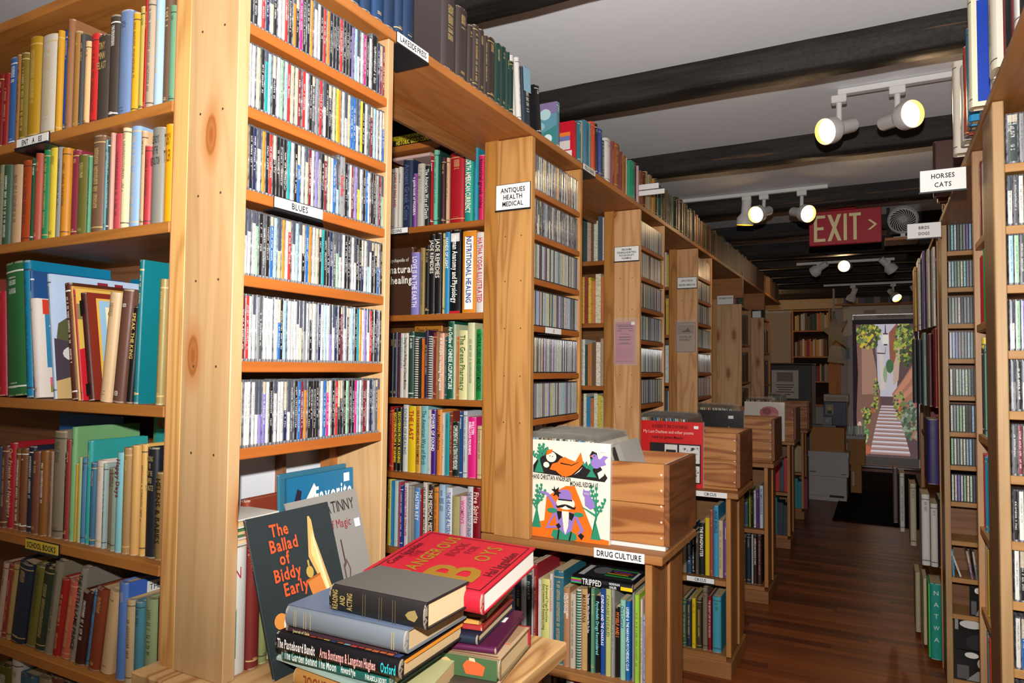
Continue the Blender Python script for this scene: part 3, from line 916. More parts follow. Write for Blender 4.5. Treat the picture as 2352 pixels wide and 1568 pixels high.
# taller plain ends of the fifth and sixth bookcases
for k, (y, zt, lab) in enumerate(((5.95, 1.945, 'plain knotty pine bookcase end under the TECHNOLOGY card'), (7.2, 1.92, 'last pine bookcase end before the desk'))):
    t = Thing('bookcase', lab, 'bookcase', (-1.6, y + .2, 0), 'bookcases standing across the room')
    t.box('end_board', -1.205 if k == 0 else -1.13, -1.003, y, y + .025, .838, zt, wood('z', 'd4a878', 'ac7e50', 1.2, rings=1.6))
    for z in ([1.945, 1.62, 1.30, 1.0] if k == 0 else [1.92, 1.58, 1.26, .98]): t.box('shelf', -1.19, -1.005, y + .026, y + .43, z - .022, z, DY)
    t.box('side_panel', -1.2, -1.0, y + .43, y + .45, .838, zt, DZ)
    t.box('back_panel', -1.20, -1.19, y + .026, y + .43, .838, zt, BZ, 0)
    t.box('side_panel', -2.9, -1.21, y + .05, y + .07, 0, 2.16, wood('z', 'c99255', '9a6834', .3)) if k == 0 else None
    t.box('cross_board', -1.26, -1.0, y + .02, y + .06, 2.0, 2.165, DX)
# long header board over racks and gaps; books stand on it
hd = Thing('header_shelf', 'long pine shelf board high above the left racks', 'shelf', (-1.1, 4.0, 2.165))
hd.box('board', -1.262, XR + .001, .86, 8.6, 2.166, 2.19, wood('y', 'b06e34', '844c1e', .25), .002)
hd.box('batten', -1.262, -1.245, 1.30, 8.6, 2.12, 2.1655, wood('y', '8a5a30', '5a3818', 0), .002)
# right of the aisle
XA = .255
hr = Thing('header_shelf', 'pine shelf board high above the right hand racks', 'shelf', (.36, 4.0, 2.07))
hr.box('board', XA - .004, XA + .22, 1.1, 6.4, 2.068, 2.092, wood('y', 'a06a34', '74461c', .25), .002)
R1Z = [1.907, 1.753, 1.607, 1.446, 1.299, 1.143, .985, .842, .682, .525, .37]
R2Z = [1.944, 1.777, 1.612, 1.454, 1.287, 1.124, .975, .813, .64, .476, .316, .03]
def right_rack(k, y, zs, lab):
    t = Thing('disc_rack', lab, 'disc rack', (XA + .07, y + .1, 0), 'disc racks along the aisle')
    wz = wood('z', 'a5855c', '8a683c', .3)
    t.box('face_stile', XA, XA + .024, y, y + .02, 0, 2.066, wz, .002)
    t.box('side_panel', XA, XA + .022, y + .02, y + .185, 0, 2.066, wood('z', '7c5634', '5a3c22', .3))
    t.box('side_panel', XA + .26, XA + .282, y, y + .185, 0, 2.066, wz)
    for z in zs: t.box('shelf', XA + .024, XA + .26, y + .002, y + .17, z - .021, z, wood('x', 'a67a46', '865a28', .2))
    t.box('back_panel', XA + .022, XA + .26, y + .172, y + .184, 0, 2.066, BX, 0)
    return t
right_rack(0, 2.06, R1Z, 'tall pine disc rack cut off by the edge of the picture')
right_rack(1, 3.70, R2Z, 'narrow pine disc rack under the HORSES CATS sign')
SIDEZ = [1.782, 1.535, 1.209, .935, .699, .40]
t = Thing('bookcase', 'pine bookcase end holding thin books behind the nearest right rack', 'bookcase', (XA + .1, 2.42, 0))
t.box('side_panel', XA + .002, XA + .22, 2.50, 2.522, 0, 2.066, wood('z', '9a744e', '7a5636', .3))
for z in SIDEZ: t.box('shelf', XA + .006, XA + .22, 2.247, 2.499, z - .022, z, wood('y', 'b07c48', '7a5028', .2))
t.box('back_panel', XA + .22, XA + .232, 2.247, 2.522, 0, 2.066, BZ, 0)
SIDE2 = [1.80, 1.35, 1.0, .60, .20]
t = Thing('bookcase', 'far right pine bookcase with large books jutting into the aisle', 'bookcase', (XA + .1, 4.6, 0))
for y in (3.89, 5.6): t.box('side_panel', XA - .005, XA + .3, y, y + .022, 0, 2.066, DZ)
for z in SIDE2: t.box('shelf', XA, XA + .3, 3.912, 5.6, z - .022, z, DY)
t.box('back_panel', XA + .3, XA + .312, 3.89, 5.622, 0, 2.066, BZ, 0)
# ------------------------------------------------------------------ compact discs
CDC = dict(w='d9d8d0', k='1b1a1c', g='55575a', s='8f9194', r='cf2f2a', o='e0862c', y='e8c832', c='e2cf9f', b='2468b4', l='9fcbe6', t='1f9a9c', p='e0207c', v='8c7cc4', n='1c2750', m='7a2430', e='9cc8a0')
CDW = dict(w='white', k='black', g='dark grey', s='silver grey', r='red', o='orange', y='yellow', c='cream', b='blue', l='pale blue', t='teal', p='pink', v='lilac', n='navy', m='maroon', e='pale green')
CH, CT, CD_ = .125, .0092, .131
def case_geo(t, h, d):
    r = .0015; out = [(0, d), (0, r)]
    for k in range(1, 5): a = math.pi * .5 * k / 4; out.append((r - r * math.cos(a), r - r * math.sin(a)))
    out += [(t - x, y) for x, y in out[::-1]]
    N = len(out); V = [(x, y, 0) for x, y in out] + [(x, y, h) for x, y in out]
    F = [tuple(range(N))[::-1], tuple(range(N, 2 * N))] + [(i, (i + 1) % N, N + (i + 1) % N, N + i) for i in range(N)]
    return V, F
def label_geo(t, h):
    V = []; n = 6; a0 = .14 * t; a1 = .9 * t
    for z in (.005, h - .004):
        for k in range(n + 1):
            u = k / n; V.append((a0 + (a1 - a0) * u, -.0006 * math.sin(math.pi * u) ** .6 - .0001, z))
    return V, [(k, k + 1, n + 2 + k, n + 1 + k) for k in range(n)]
V, F = case_geo(CT, CH, CD_); PROTO_CASE = mesh_obj('compact_disc', V, F, M_CASE, smooth=35)
V, F = label_geo(CT, CH); PROTO_LAB = mesh_obj('spine_label', V, F, M_LABEL, PROTO_CASE, smooth=80)
PROTO_USED = [False]
def disc(loc, rotz, hexc, label, group, sx=1.0, sz=1.0, tilt=0):
    if not PROTO_USED[0]: o, l = PROTO_CASE, PROTO_LAB; PROTO_USED[0] = True
    else:
        o = PROTO_CASE.copy(); COL.objects.link(o); l = PROTO_LAB.copy(); COL.objects.link(l); l.parent = o
    o.location = loc; o.rotation_euler = (0, tilt, rotz); o.scale = (sx, 1, sz)
    c = srgb(hexc); j = R_.uniform(.88, 1.1); l.color = (min(1, c[0] * j), min(1, c[1] * j), min(1, c[2] * j), 1)
    tag(o, label, 'compact disc', group)
    return o
ROWS_A = ['kkwrnckwwrkokpkkowwkrokkkrkkkvlwwpkwKnmm', 'wwcktlkwelrccmrwkgsrwkkcyowwcbbwykwgmlwwb', 'oknwokrkkkktwkbwcmwvskmcwblSkwmvywkbwkksme', 'wwwekgkblcowrwlwkbowcktkkngewwkkwwkknwlwkkbk', 'mrwwsgwwwwbklwwwwcswkwsnwlwvwnkmwgwlktowvwrkknk', 'cwwwwvvwkwwwnwgkbmokkkkwbpwkrkkkekkplwmmwnsgo']
WHERE_A = ['top row of the nearest disc rack', 'second row of the nearest disc rack', 'row above the BLUES sign', 'row below the BLUES sign', 'second row below the BLUES sign', 'bottom row of the nearest disc rack']
def disc_row(codes, y0, y1, z, where, group, ref='the pine post'):
    units = sum(2.2 if c in 'KS' else 1 for c in codes); pitch = (y1 - y0) / units; y = y0
    for k, c in enumerate(codes):
        f = 2.2 if c in 'KS' else 1; cc = c.lower(); wd = 'wide ' if f > 1 else ''
        o = disc((XR - .006 - R_.uniform(0, .004), y, z), math.pi / 2, CDC[cc] if c != 'S' else '9a9a9c', f'{wd}{CDW[cc]} spined disc, {ordinal(k + 1)} from {ref}, {where}', group, pitch * f / CT * .985, (.985 if f == 1 else 1.08) + R_.uniform(-.004, .004))
        if c == 'S':
            lettering('title', ['Chicago Blues'], flat('b8302a', .4), o, ((.0012, -.0009, .112), (0, 0, -1), (1, 0, 0), (0, -1, 0)), .098, .0068, bold=1, fit=True)
        y += pitch * f
for k, (codes, z) in enumerate(zip(ROWS_A, RACK_Z[0])):
    disc_row(codes, .874, 1.272, z, WHERE_A[k], 'discs in the nearest rack')
# second rack: the first two rows disc by disc
MIX2 = 'sgwscgmsgkwsgcskgswgvgsokw'
for k in (0, 1):
    cs = ''.join(R_.choice('sgwccsgksgmwwo' if k == 0 else 'wsgcsgkwswcgsl') for _ in range(36))
    disc_row(cs, 2.06, 2.455, RACK_Z[1][k], ['top row behind the ANTIQUES sign', 'second row behind the ANTIQUES sign'][k], 'discs in the second rack', 'its wide pine post')
# right hand rack: three or four to a row
RR = ['gsl', 'wgw', 'leg', 'wevl', 'skws', 'gmwl', 'kwg', 'wkwc', 'wbes', 'skw']
for k, (cs, z) in enumerate(zip(RR, R1Z)):
    x = XA + .028
    for j, c in enumerate(cs):
        wd = .026 if (k == 0 and j == 0) else .0112
        o = disc((x, 2.064, z), 0, CDC[c] if (k, j) != (0, 0) else '3c4a48', f'{"wide dark" if (k, j) == (0, 0) else CDW[c]} spined disc, {ordinal(j + 1)} from the stile, {ordinal(k + 1)} row of the tall right rack', 'discs in the tall right rack', wd / CT * .97, 1.0)
        if (k, j) == (0, 0):
            lettering('title', ['CELTIC LOVE', 'COLLECTION TITANIC'], flat('d8d8d0', .4), o, ((.0005, -.0012, .12), (0, 0, -1), (1, 0, 0), (0, -1, 0)), .115, .0082, bold=0, align='L')
        x += wd
# the smaller, farther discs: one object
def far_discs():
    mb = MB()
    def put(x, y, z, t, face, cc):
        c = tuple(v * R_.uniform(.7, 1.0) for v in srgb(CDC[cc])); k = srgb('2a2a2c')
        if face == 'x': mb.box(x - .13, x, y, y + t * .96, z, z + .1235, c=k); mb.box(x - .01, x + .0004, y + t * .15, y + t * .85, z + .005, z + .119, c=c)
        else: mb.box(x, x + t * .96, y, y + .13, z, z + .1235, c=k); mb.box(x + t * .15, x + t * .85, y - .0004, y + .01, z + .005, z + .119, c=c)
    for i in (1, 2, 3):
        for k, z in enumerate(RACK_Z[i]):
            if i == 1 and k < 2: continue
            y = BAYS[i] + .03
            pal = 'wsgcsglwwwcsgmkg' if i > 1 else 'wwwwccslgsvwwggs'
            if i == 3 and k == 0: pal = 'ocosgk'
            while y < BAYS[i] + .42: t = R_.uniform(.0095, .0115); put(XR - .008, y, z, t, 'x', 'y' if (i == 2 and k == 1 and y < BAYS[i] + .05) else R_.choice(pal)); y += t
    for k, z in enumerate(R2Z[:9]):
        if k in (8,): continue
        x = XA + .028
        while x < XA + .245: put(x, 3.706, z, .0105, 'y', R_.choice('wswgklvwkwse')); x += .0115
    o = mb.build('compact_discs', attr_material('far_disc_cases', .3, .5, True))
    tag(o, 'many small jewel case spines filling the farther disc racks', 'compact discs', None, 'stuff')
far_discs()
# ------------------------------------------------------------------ LP crates
def crate(i, yf, x0, x1, h=.262, dep=.345, white=True):
    z0 = .8385
    t = Thing('record_crate', ['pine record crate above the DRUG CULTURE card', 'pine record crate above the CIRCUS card', 'third pine record crate along the aisle', 'fourth pine record crate along the aisle', 'last pine record crate before the white boxes'][i], 'crate', ((x0 + x1) / 2, yf + dep / 2, z0), 'record crates along the aisle')
    wf = wood('x', 'b67c44', '864c22', .4, rings=2.8); zb = z0 + .013
    t.box('base_board', x0 - .004, x1 + .006, yf - .006, yf + dep + .006, z0, zb, flat('d8d4cc', .5) if white and i == 0 else wf)
    hh = h / 2 - .007
    t.box('front_board', x0, x1 - .0, yf, yf + .018, zb, zb + hh, wf, .002); t.box('front_board', x0, x1, yf, yf + .018, zb + hh + .001, z0 + h, wf, .002)
    t.box('back_board', x0, x1, yf + dep - .018, yf + dep, zb, z0 + h, wf, .002)
    t.box('end_board', x1 + .0005, x1 + .017, yf, yf + dep, zb, z0 + h, wood('y', '86502a', '5a3216', .6, rings=1.6), .0015)
    t.box('end_board', x0 - .017, x0 - .0005, yf, yf + dep, zb, z0 + h, DY, .002)
    mb = t.mb()
    for k in range(5): mb.lathe([(.0035, .0008), (.0035, -.0008)], (x1 - .008, yf, zb + .025 + k * .048), (0, 1, 0), 8)
    mb.build('screw_heads', flat('cfc4b0', .3, .6), t.root)
    if i in (0, 2): t.box('white_lining', x1 - .006, x1 - .001, yf + .019, yf + dep - .019, zb, z0 + h - .002, flat('e6e2d8', .5), 0)
    return t
CR = [(2.108, -1.105, -.586), (3.325, -1.105, -.586), (4.43, -1.105, -.575), (5.88, -1.0, -.60), (7.11, -1.0, -.605)]
for i, (yf, x0, x1) in enumerate(CR): crate(i, yf, x0, x1)
LPC = ['e2dccb', 'd8d2c0', '8fb0c8', 'c9773a', '3a6a8a', 'e8e4dc', 'b9a27c', '7a5a3c', '2a2a30', 'd9c08a', 'a8b4b8', 'c8c4bc', '5a7a90', 'efe6d0']
LV = MB().box(-.0016, .0016, 0, .306, 0, .306).V; LF = MB().box(0, 1, 0, 1, 0, 1).F
M_REC = NT('record_sleeve_card'); M_REC = M_REC.set(M_REC.n('ShaderNodeObjectInfo').outputs['Color'], .5, .3)
def sleeve_geo(seed):
    rr = random.Random(seed); V = []; F = []
    for s_, x in ((-1, -.0021), (1, .0021)):
        b = len(V); n = 9
        for k in range(n + 1):
            y = -.003 + .313 * k / n; V += [(x, y, .24), (x * 1.2 + rr.uniform(-.0012, .0012) + s_ * .0006, y, .326 + rr.uniform(-.007, .005))]
        F += [(b + 2 * k, b + 2 * k + 1, b + 2 * k + 3, b + 2 * k + 2) for k in range(n)]
    return V, F
REC = []
def record(x, y, z, lean, hexc, label, group):
    if len(REC) < 4:
        o = mesh_obj('record_sleeve', LV, LF, M_REC); p = mesh_obj('plastic_sleeve', *sleeve_geo(len(REC)), M_SLEEVE, o); REC.append((o, p))
    else:
        a, q = R_.choice(REC); o = a.copy(); COL.objects.link(o); p = q.copy(); COL.objects.link(p); p.parent = o
    o.location = (x, y + R_.uniform(0, .004), z); o.rotation_euler = (0, lean + R_.uniform(-.012, .012), R_.uniform(-.004, .004)); o.color = (*srgb(hexc), 1)
    tag(o, label, 'record', group)
for i, (yf, x0, x1) in enumerate(CR):
    n = [46, 32, 24, 18, 14][i]; xe = [x1 - .15, x1 - .16, x1 - .17, x1 - .10, x1 - .16][i]; xs = x0 + .085
    for k in range(n):
        x = xs + (xe - xs) * k / (n - 1); ln = -math.radians(8 + 6 * (k / n) ** 3)
        record(x, yf + .0195, .8535 + .001, ln, R_.choice(LPC), ['record in clear plastic filed in the crate above the DRUG CULTURE card', 'record in clear plastic filed in the crate above the CIRCUS card', 'record in clear plastic filed in the third pine crate', 'record in clear plastic filed in the fourth pine crate', 'record in clear plastic filed in the last pine crate'][i], ['records in the nearest crate', 'records in the second crate', 'records in the third crate', 'records in the fourth crate', 'records in the last crate'][i])
# grey divider card leaning at the end of the first crate
dv = tag(MB().box(-.001, .001, 0, .306, 0, .31, bev=0).build('divider_card', flat('b4b2ae', .45), None, (-.672, 2.1275, .8535), (0, -math.radians(19), 0)), 'plain grey divider card leaning at the end of the records', 'divider card')
MB().box(.0012, .0014, .01, .05, .22, .30).build('picture_patch', flat('3a3836', .5), dv)
MB().box(.0012, .0013, .05, .10, .235, .305).build('picture_patch', flat('c4c0b8', .5), dv)
# ------------------------------------------------------------------ face-out record covers
def sleeve_out(name, label, x0, y, z0, w, h, hexc, polys, texts, lean=.03, edge='cfcac0'):
    o = tag(MB().box(0, w, 0, .004, 0, h).build(name, flat(hexc, .35, .4, .3), None, (x0, y, z0), (-lean, 0, 0)), label, 'record')
    V = []; F = []; M = []; mats = []
    for i, (hx, pts) in enumerate(polys):
        m = flat(hx, .35, .4, .3)
        if m not in mats: mats.append(m)
        b = len(V); V += [(w * u, -.0003 - .00005 * i, h * v) for u, v in pts]; F.append(tuple(range(b, b + len(pts)))); M.append(mats.index(m))
    if F: mesh_obj('cover_picture', V, F, mats, o, M)
    yy = -.0004 - .00005 * len(polys)
    for lines, hx, (u0, v0, u1, v1), bold, al, sx in texts:
        lettering('cover_lettering', lines, flat(hx, .4), o, ((w * u0, yy, h * v0), (1, 0, 0), (0, 0, 1), (0, -1, 0)), w * (u1 - u0), h * (v1 - v0), bold, al, sx=sx)
    MB().box(w + .0005, w + .005, -.0012, .006, 0, h + .004).build('plastic_edge', M_SLEEVE, o)
    return o
def leaf(x, y, a, l=.042, wd=.013):
    ca, sa = math.cos(math.radians(a)), math.sin(math.radians(a))
    return [(x + ca * l * t - sa * wd * s, y + sa * l * t + ca * wd * s) for t, s in ((0, 0), (.35, 1), (.7, .8), (1, 0), (.7, -.8), (.35, -1))]
def tree(x, y, h, gr='2f8a68', flip=1):
    P = [(gr, [(x - .055 * flip, y), (x - .012, y + h * .42), (x + .012, y + h * .42), (x + .055 * flip, y)])]
    br = [(0, .42, .0, 1.0), (0, .55, .10 * flip, .88), (0, .45, -.10 * flip, .78), (0, .62, .055 * flip, 1.02)]
    for (bx, b0, ex, b1) in br:
        P.append((gr, [(x + bx - .012, y + h * b0), (x + ex - .004, y + h * b1), (x + ex + .004, y + h * b1), (x + bx + .012, y + h * b0)]))
        for k in range(4):
            f = .35 + .2 * k; px = x + bx + (ex - bx) * f; py = y + h * (b0 + (b1 - b0) * f)
            P += [(gr, leaf(px, py, 25 + 20 * k)), (gr, leaf(px, py, 150 - 15 * k))]
    return P
OR, PU, GR, BK, CRM = 'ee6f1e', '9678c0', '2f8a68', '241f20', 'ede4d0'
art = [(BK, [(.13, .66), (.13, .73), (.27, .92), (.36, .89), (.55, .80), (.72, .78), (.80, .92), (.85, .90), (.88, .78), (.97, .66), (.94, .615), (.13, .655)]),
       (CRM, [(.60, .66), (.70, .75), (.66, .70)]), (CRM, [(.86, .70), (.95, .76), (.93, .68), (.88, .64)])]
art += tree(.2, .66, .27) + tree(.80, .655, .15, flip=1)
art += [(OR, [(.33, .70), (.36, .76), (.42, .78), (.45, .82), (.50, .84), (.55, .82), (.62, .80), (.68, .90), (.71, .79), (.66, .73), (.58, .66), (.50, .63), (.44, .66), (.40, .69)]),
        (CRM, ell(.345, .83, .06, .055)), (OR, [(.28, .84), (.30, .90), (.36, .91), (.35, .87)]), (CRM, ell(.29, .745, .035, .03)),
        (BK, [(.45, .78), (.455, .765), (.57, .755), (.57, .765)]), (BK, [(.57, .76), (.66, .80), (.66, .795), (.575, .75)]), (BK, ell(.36, .835, .006, .006, 8)), (BK, ell(.33, .84, .006, .006, 8)),
        (PU, ell(.85, .80, .055, .055)), (PU, [(.88, .83), (.93, .88), (.98, .87), (.94, .83), (.96, .79), (.90, .77)]), (PU, ell(.83, .865, .03, .025)), (CRM, [(.74, .83), (.78, .87), (.79, .80), (.76, .77)]), (OR, [(.78, .86), (.80, .88), (.81, .86)]), (BK, ell(.83, .87, .007, .007, 8))]
art += [(OR, [(.0, .0), (.0, .10), (.28, .17), (.30, .42), (.52, .545), (.62, .55), (.72, .34), (.82, .13), (.86, .06), (1.0, .045), (1.0, .0)])]
art += tree(.19, .09, .42, flip=1) + tree(.86, .04, .50, flip=-1)
art += [(GR, [(.70, .36), (.86, .29), (.86, .265), (.72, .34)]), (PU, [(.74, .37), (.735, .44), (.75, .49), (.80, .46), (.84, .41), (.85, .36), (.80, .335)]), (PU, ell(.755, .485, .042, .035)), (PU, [(.715, .50), (.72, .535), (.745, .515)]), (PU, [(.77, .515), (.795, .53), (.795, .495)]), (CRM, ell(.742, .49, .011, .009, 8)), (CRM, ell(.77, .487, .011, .009, 8)), (BK, ell(.742, .49, .005, .006, 8)), (BK, ell(.77, .487, .005, .006, 8)),
        (PU, [(.22, .455), (.30, .44), (.37, .36), (.44, .22), (.47, .225), (.41, .37), (.33, .46), (.25, .475)]),
        (CRM, ell(.525, .37, .105, .065)), (PU, [(.445, .40), (.45, .48), (.47, .505), (.55, .51), (.585, .48), (.60, .40)]), (BK, [(.44, .395), (.60, .395), (.60, .41), (.44, .41)]),
        (BK, [(.36, .50), (.40, .47), (.38, .43), (.42, .45), (.45, .42), (.45, .46), (.48, .47), (.44, .485), (.45, .53), (.41, .50), (.39, .54), (.39, .505)]),
        (BK, [(.41, .345), (.43, .315), (.49, .325), (.525, .345), (.56, .325), (.63, .315), (.645, .35), (.62, .335), (.56, .355), (.525, .36), (.49, .355), (.43, .335)]),
        (PU, [(.40, .26), (.44, .285), (.60, .285), (.64, .26), (.60, .10), (.53, .04), (.46, .09)]), (CRM, [(.485, .29), (.565, .29), (.56, .14), (.53, .055), (.51, .10)]), (BK, [(.425, .285), (.485, .285), (.48, .22), (.45, .19)]), (BK, [(.565, .285), (.63, .27), (.60, .20), (.57, .215)]),
        (GR, ell(.375, .285, .06, .026)), (GR, ell(.675, .27, .055, .024)), (PU, [(.385, .26), (.41, .255), (.335, .12), (.45, .14), (.44, .115), (.305, .095)]), (PU, [(.63, .25), (.66, .25), (.735, .12), (.69, .07), (.665, .085), (.695, .12)]),
        (BK, [(.42, .14), (.455, .165), (.48, .13), (.45, .10)]), (BK, [(.67, .06), (.70, .09), (.74, .065), (.71, .02)]), (GR, [(.37, .03), (.39, .09), (.47, .10), (.53, .05), (.58, .095), (.65, .07), (.66, .02), (.60, .0), (.42, .0)]), (BK, [(.435, .0), (.455, .0), (.465, .1), (.45, .1)]), (BK, [(.565, .0), (.585, .0), (.605, .09), (.59, .09)]), ('f0efec', rect(.90, .915, .965, .965))]
sleeve_out('record_sleeve', 'cream record cover with orange and purple drawings, leaning on the nearest crate', -1.068, 2.0915, .8385, .313, .316, CRM, art,
           [(['HANS CHRISTIAN ANDERSEN'], '1e1a1a', (.135, .585, .58, .655), 1, 'L', .55), (['MICHAEL REDGRAVE'], '1e1a1a', (.575, .545, .88, .61), 1, 'L', .55)])
rb = [(BK, rect(.16, .06, .97, .66)), ('d8d4cc', rect(.40, .38, .60, .64)), (BK, rect(.42, .40, .58, .56))]
rng = random.Random(5)
for bx in ((.63, .37, .95, .64), (.63, .08, .95, .33), (.30, .08, .58, .34)):
    rb.append(('d8d4cc', rect(*bx)))
    for _ in range(26):
        cx, cy = rng.uniform(bx[0] + .03, bx[2] - .03), rng.uniform(bx[1] + .03, bx[3] - .03)
        rb.append((BK, [(cx + rng.uniform(-.035, .035), cy + rng.uniform(-.03, .03)) for _ in range(4)]))
for a in range(5):
    for b in range(3):
        if (a + b) % 2 == 0: rb.append(('d8d4cc' if a < 5 else BK, rect(.46 + a * .022, .575 + b * .02, .482 + a * .022, .595 + b * .02)))
rb += [('f0efec', rect(.86, .90, .93, .945))]
sleeve_out('record_sleeve', 'red record cover with black woodcut panels leaning on the second crate', -1.040, 3.3085, .8385, .305, .306, 'd0201f', rb,
           [(['ROBERT BROWNING'], '6a0c10', (.17, .885, .80, .955), 1, 'C', .8), (['My Last Duchess and other poems'], 'f0d8c8', (.06, .80, .92, .87), 0, 'L', .8), (['read by James Mason'], '3a0a0c', (.17, .72, .72, .785), 1, 'C', .8)])
sleeve_out('record_sleeve', 'black record cover with a price sticker leaning on the third crate', -1.04, 4.413, .8385, .305, .306, '1a1416',
           [('3a3020', ell(.72, .55, .12, .06)), ('8a8a60', leaf(.7, .6, 30, .1, .02)), ('8a8a60', leaf(.74, .6, 110, .1, .02)), ('e8e6e0', rect(.70, .84, .80, .90))], [])
sleeve_out('record_sleeve', 'pale record cover with a large pink rose leaning on the fourth crate', -.97, 5.866, .8385, .305, .306, 'd8cfc4',
           [('b85a5a', ell(.62, .72, .24, .17)), ('8a3038', ell(.56, .76, .11, .09)), ('c87a74', ell(.74, .62, .12, .10))], [])

# odd things on the lowest shelves of the narrow right rack
for k, (x, ln, c, nm) in enumerate(((.282, -.03, '4a90b8', 'blue'), (.31, -.32, 'd8d4cc', 'white'), (.352, -.16, '8a6a98', 'lilac'), (.37, -.12, '6a7a80', 'grey'))):
    disc((x, 3.712, .4765), 0, c, f'{nm} spined disc leaning on a low shelf of the narrow right rack', 'discs leaning in the narrow right rack', 1, 1, ln)
for k, (x, z, w_, h_) in enumerate(((.345, .317, .10, .13), (.283, .165, .22, .14), (.283, .031, .22, .131))):
    o = tag(MB().box(0, w_, 0, .012, 0, h_).build('boxed_set', flat('1a1a1a', .3), None, (x, 3.708, z)), ['black and white portrait box on a low shelf of the narrow right rack', 'upper black and white box set at the foot of the narrow right rack', 'lower black and white box set at the foot of the narrow right rack'][k], 'box set')
    P = [('b4b0aa', ell(.55, .62, .16, .24)), ('8a8680', [(.2, 0), (.4, .36), (.7, .36), (.95, 0)]), ('3a3836', ell(.5, .58, .03, .03, 8)), ('d8d4cc', ell(.3, .86, .12, .1)), ('5a5856', rect(.05, .05, .25, .5))]
    if k == 1: P = [('c8c4be', ell(.3, .8, .2, .13)), ('d4d0ca', ell(.75, .75, .18, .16)), ('2a2a2a', ell(.55, .25, .35, .3)), ('8a8884', rect(.0, .6, .08, .95))]
    V = []; F = []; M = []; ms = []
    for i, (hx, pts) in enumerate(P):
        m = flat(hx, .4); ms.append(m); b = len(V); V += [(w_ * min(max(u, .02), .98), -.0003 - .00006 * i, h_ * min(max(v, .02), .98)) for u, v in pts]; F.append(tuple(range(b, b + len(pts)))); M.append(i)
    mesh_obj('cover_picture', V, F, ms, o, M)
# ------------------------------------------------------------------ cards and signs
BLK = flat('15151a', .4, .5); WHT = flat('e9e7e2', .45)
def card_y(name, label, x0, x1, y, z0, z1, lines, size=None, bold=1, card=WHT, ink='1a1818', holder=True, sx=.8, lean=0, serif=0):
    """card facing the camera (towards -y)"""
    o = tag(MB().box(0, x1 - x0, 0, .0012, 0, z1 - z0).build(name, card, None, (x0, y - .004, z0), (lean, 0, 0)), label, 'sign')
    W, Hh = x1 - x0, z1 - z0
    if holder:
        MB().box(-.002, W + .002, .0013, .0035, -.002, Hh + .002).box(-.003, W + .003, -.003, .0035, -.004, .001).build('holder', BLK, o)
    lettering('lettering', lines, flat(ink, .5), o, ((W * .06, -.0003, Hh * .1), (1, 0, 0), (0, 0, 1), (0, -1, 0)), W * .88, Hh * .8, bold, size=size, sx=sx)
    return o
def card_x(name, label, x, y0, y1, z0, z1, lines, depth=.05, sign=1, lip=.012, sx=.85, card=WHT):
    """shelf-edge holder facing the aisle; black plastic back runs under the shelf"""
    o = tag(MB().box(0, .0012, 0, y1 - y0, 0, z1 - z0).build(name, card, None, (x, y0, z0)), label, 'sign')
    W, Hh = y1 - y0, z1 - z0
    MB().box(-.002, -.0002, -.001, W + .001, -.003, Hh + .002).box(-depth, .003, 0, W, -.006, -.003).build('holder', BLK, o)
    lettering('lettering', lines, flat('1a1818', .5), o, ((.0015, W * .08, Hh * .08), (0, 1, 0), (0, 0, 1), (1, 0, 0)), W * .84, Hh * .84, 1, sx=sx)
    return o
card_y('shelf_sign', 'white card lettered ANTIQUES HEALTH MEDICAL on a pine post', -1.140, -1.013, 2.03, 1.922, 2.008, ['ANTIQUES', 'HEALTH', 'MEDICAL'], size=.0225)
card_y('shelf_sign', 'white card lettered FIREARMS FISHING/HUNTING on a pine post', -1.133, -1.012, 3.20, 1.915, 1.985, ['FIREARMS', 'FISHING/HUNTING', 'WOODCRAFT', 'FARMING'], size=.0135)
card_y('shelf_sign', 'white card lettered SHIPS & THE SEA on a pine post', -1.132, -1.012, 4.39, 1.912, 1.98, ['SHIPS & THE SEA', 'WESTERN AMERICANA'], size=.0165)
card_y('shelf_sign', 'white card lettered TECHNOLOGY standing on a bookcase end', -1.200, -1.07, 5.955, 1.947, 2.02, ['TECHNOLOGY', ''], size=.02, holder=False)
card_y('shelf_sign', 'small white card standing on the last bookcase end', -1.11, -1.03, 7.205, 1.922, 1.985, [''], size=.014, holder=False)
card_x('shelf_sign', 'LAKESIDE PRESS label strip in a black holder on the header shelf', XR + .0035, 1.300, 1.428, 2.166, 2.190, ['LAKESIDE PRESS'], .10)
card_x('shelf_sign', 'FIELD GUIDES label strip in a black holder on the header shelf', XR + .0035, 2.475, 2.60, 2.168, 2.190, ['FIELD GUIDES'], .07)
card_x('shelf_sign', 'BLUES label strip in a black holder on a disc rack shelf', XR + .0035, .935, 1.062, 1.6915, 1.7115, ['BLUES'], .03, sx=.9)
card_x('shelf_sign', 'small label strip on a shelf of the second disc rack', XR + .0035, 2.142, 2.272, 1.5135, 1.5335, ['II'], .03)
card_y('shelf_sign', 'COINS label strip on a shelf edge of the health bookcase', -1.63, -1.522, 2.0495, 1.884, 1.905, ['    COINS'], holder=True)
card_y('shelf_sign', 'DRUG CULTURE card leaning on the counter edge', -.782, -.622, 2.0305, .8135, .843, ['DRUG CULTURE'], holder=False)
card_y('shelf_sign', 'CIRCUS card on the counter edge under the second crate', -.762, -.612, 3.2445, .814, .838, ['CIRCUS'], holder=False)
card_y('shelf_sign', 'CIRCUS card in a black holder on the lower shelf', -.80, -.675, 3.2685, .416, .439, ['CIRCUS'], holder=True)
card_y('shelf_sign', "yellow SCHOOL BOOKS strip on the children's bookcase", -1.66, -1.537, .8635, .986, 1.0075, ['SCHOOL BOOKS'], card=flat('d0b040', .45), holder=True)
card_y('shelf_sign', "label strip in a black holder on the top shelf of children's books", -1.757, -1.63, .8635, 1.886, 1.9075, ['ENT    A    ES'], holder=True)
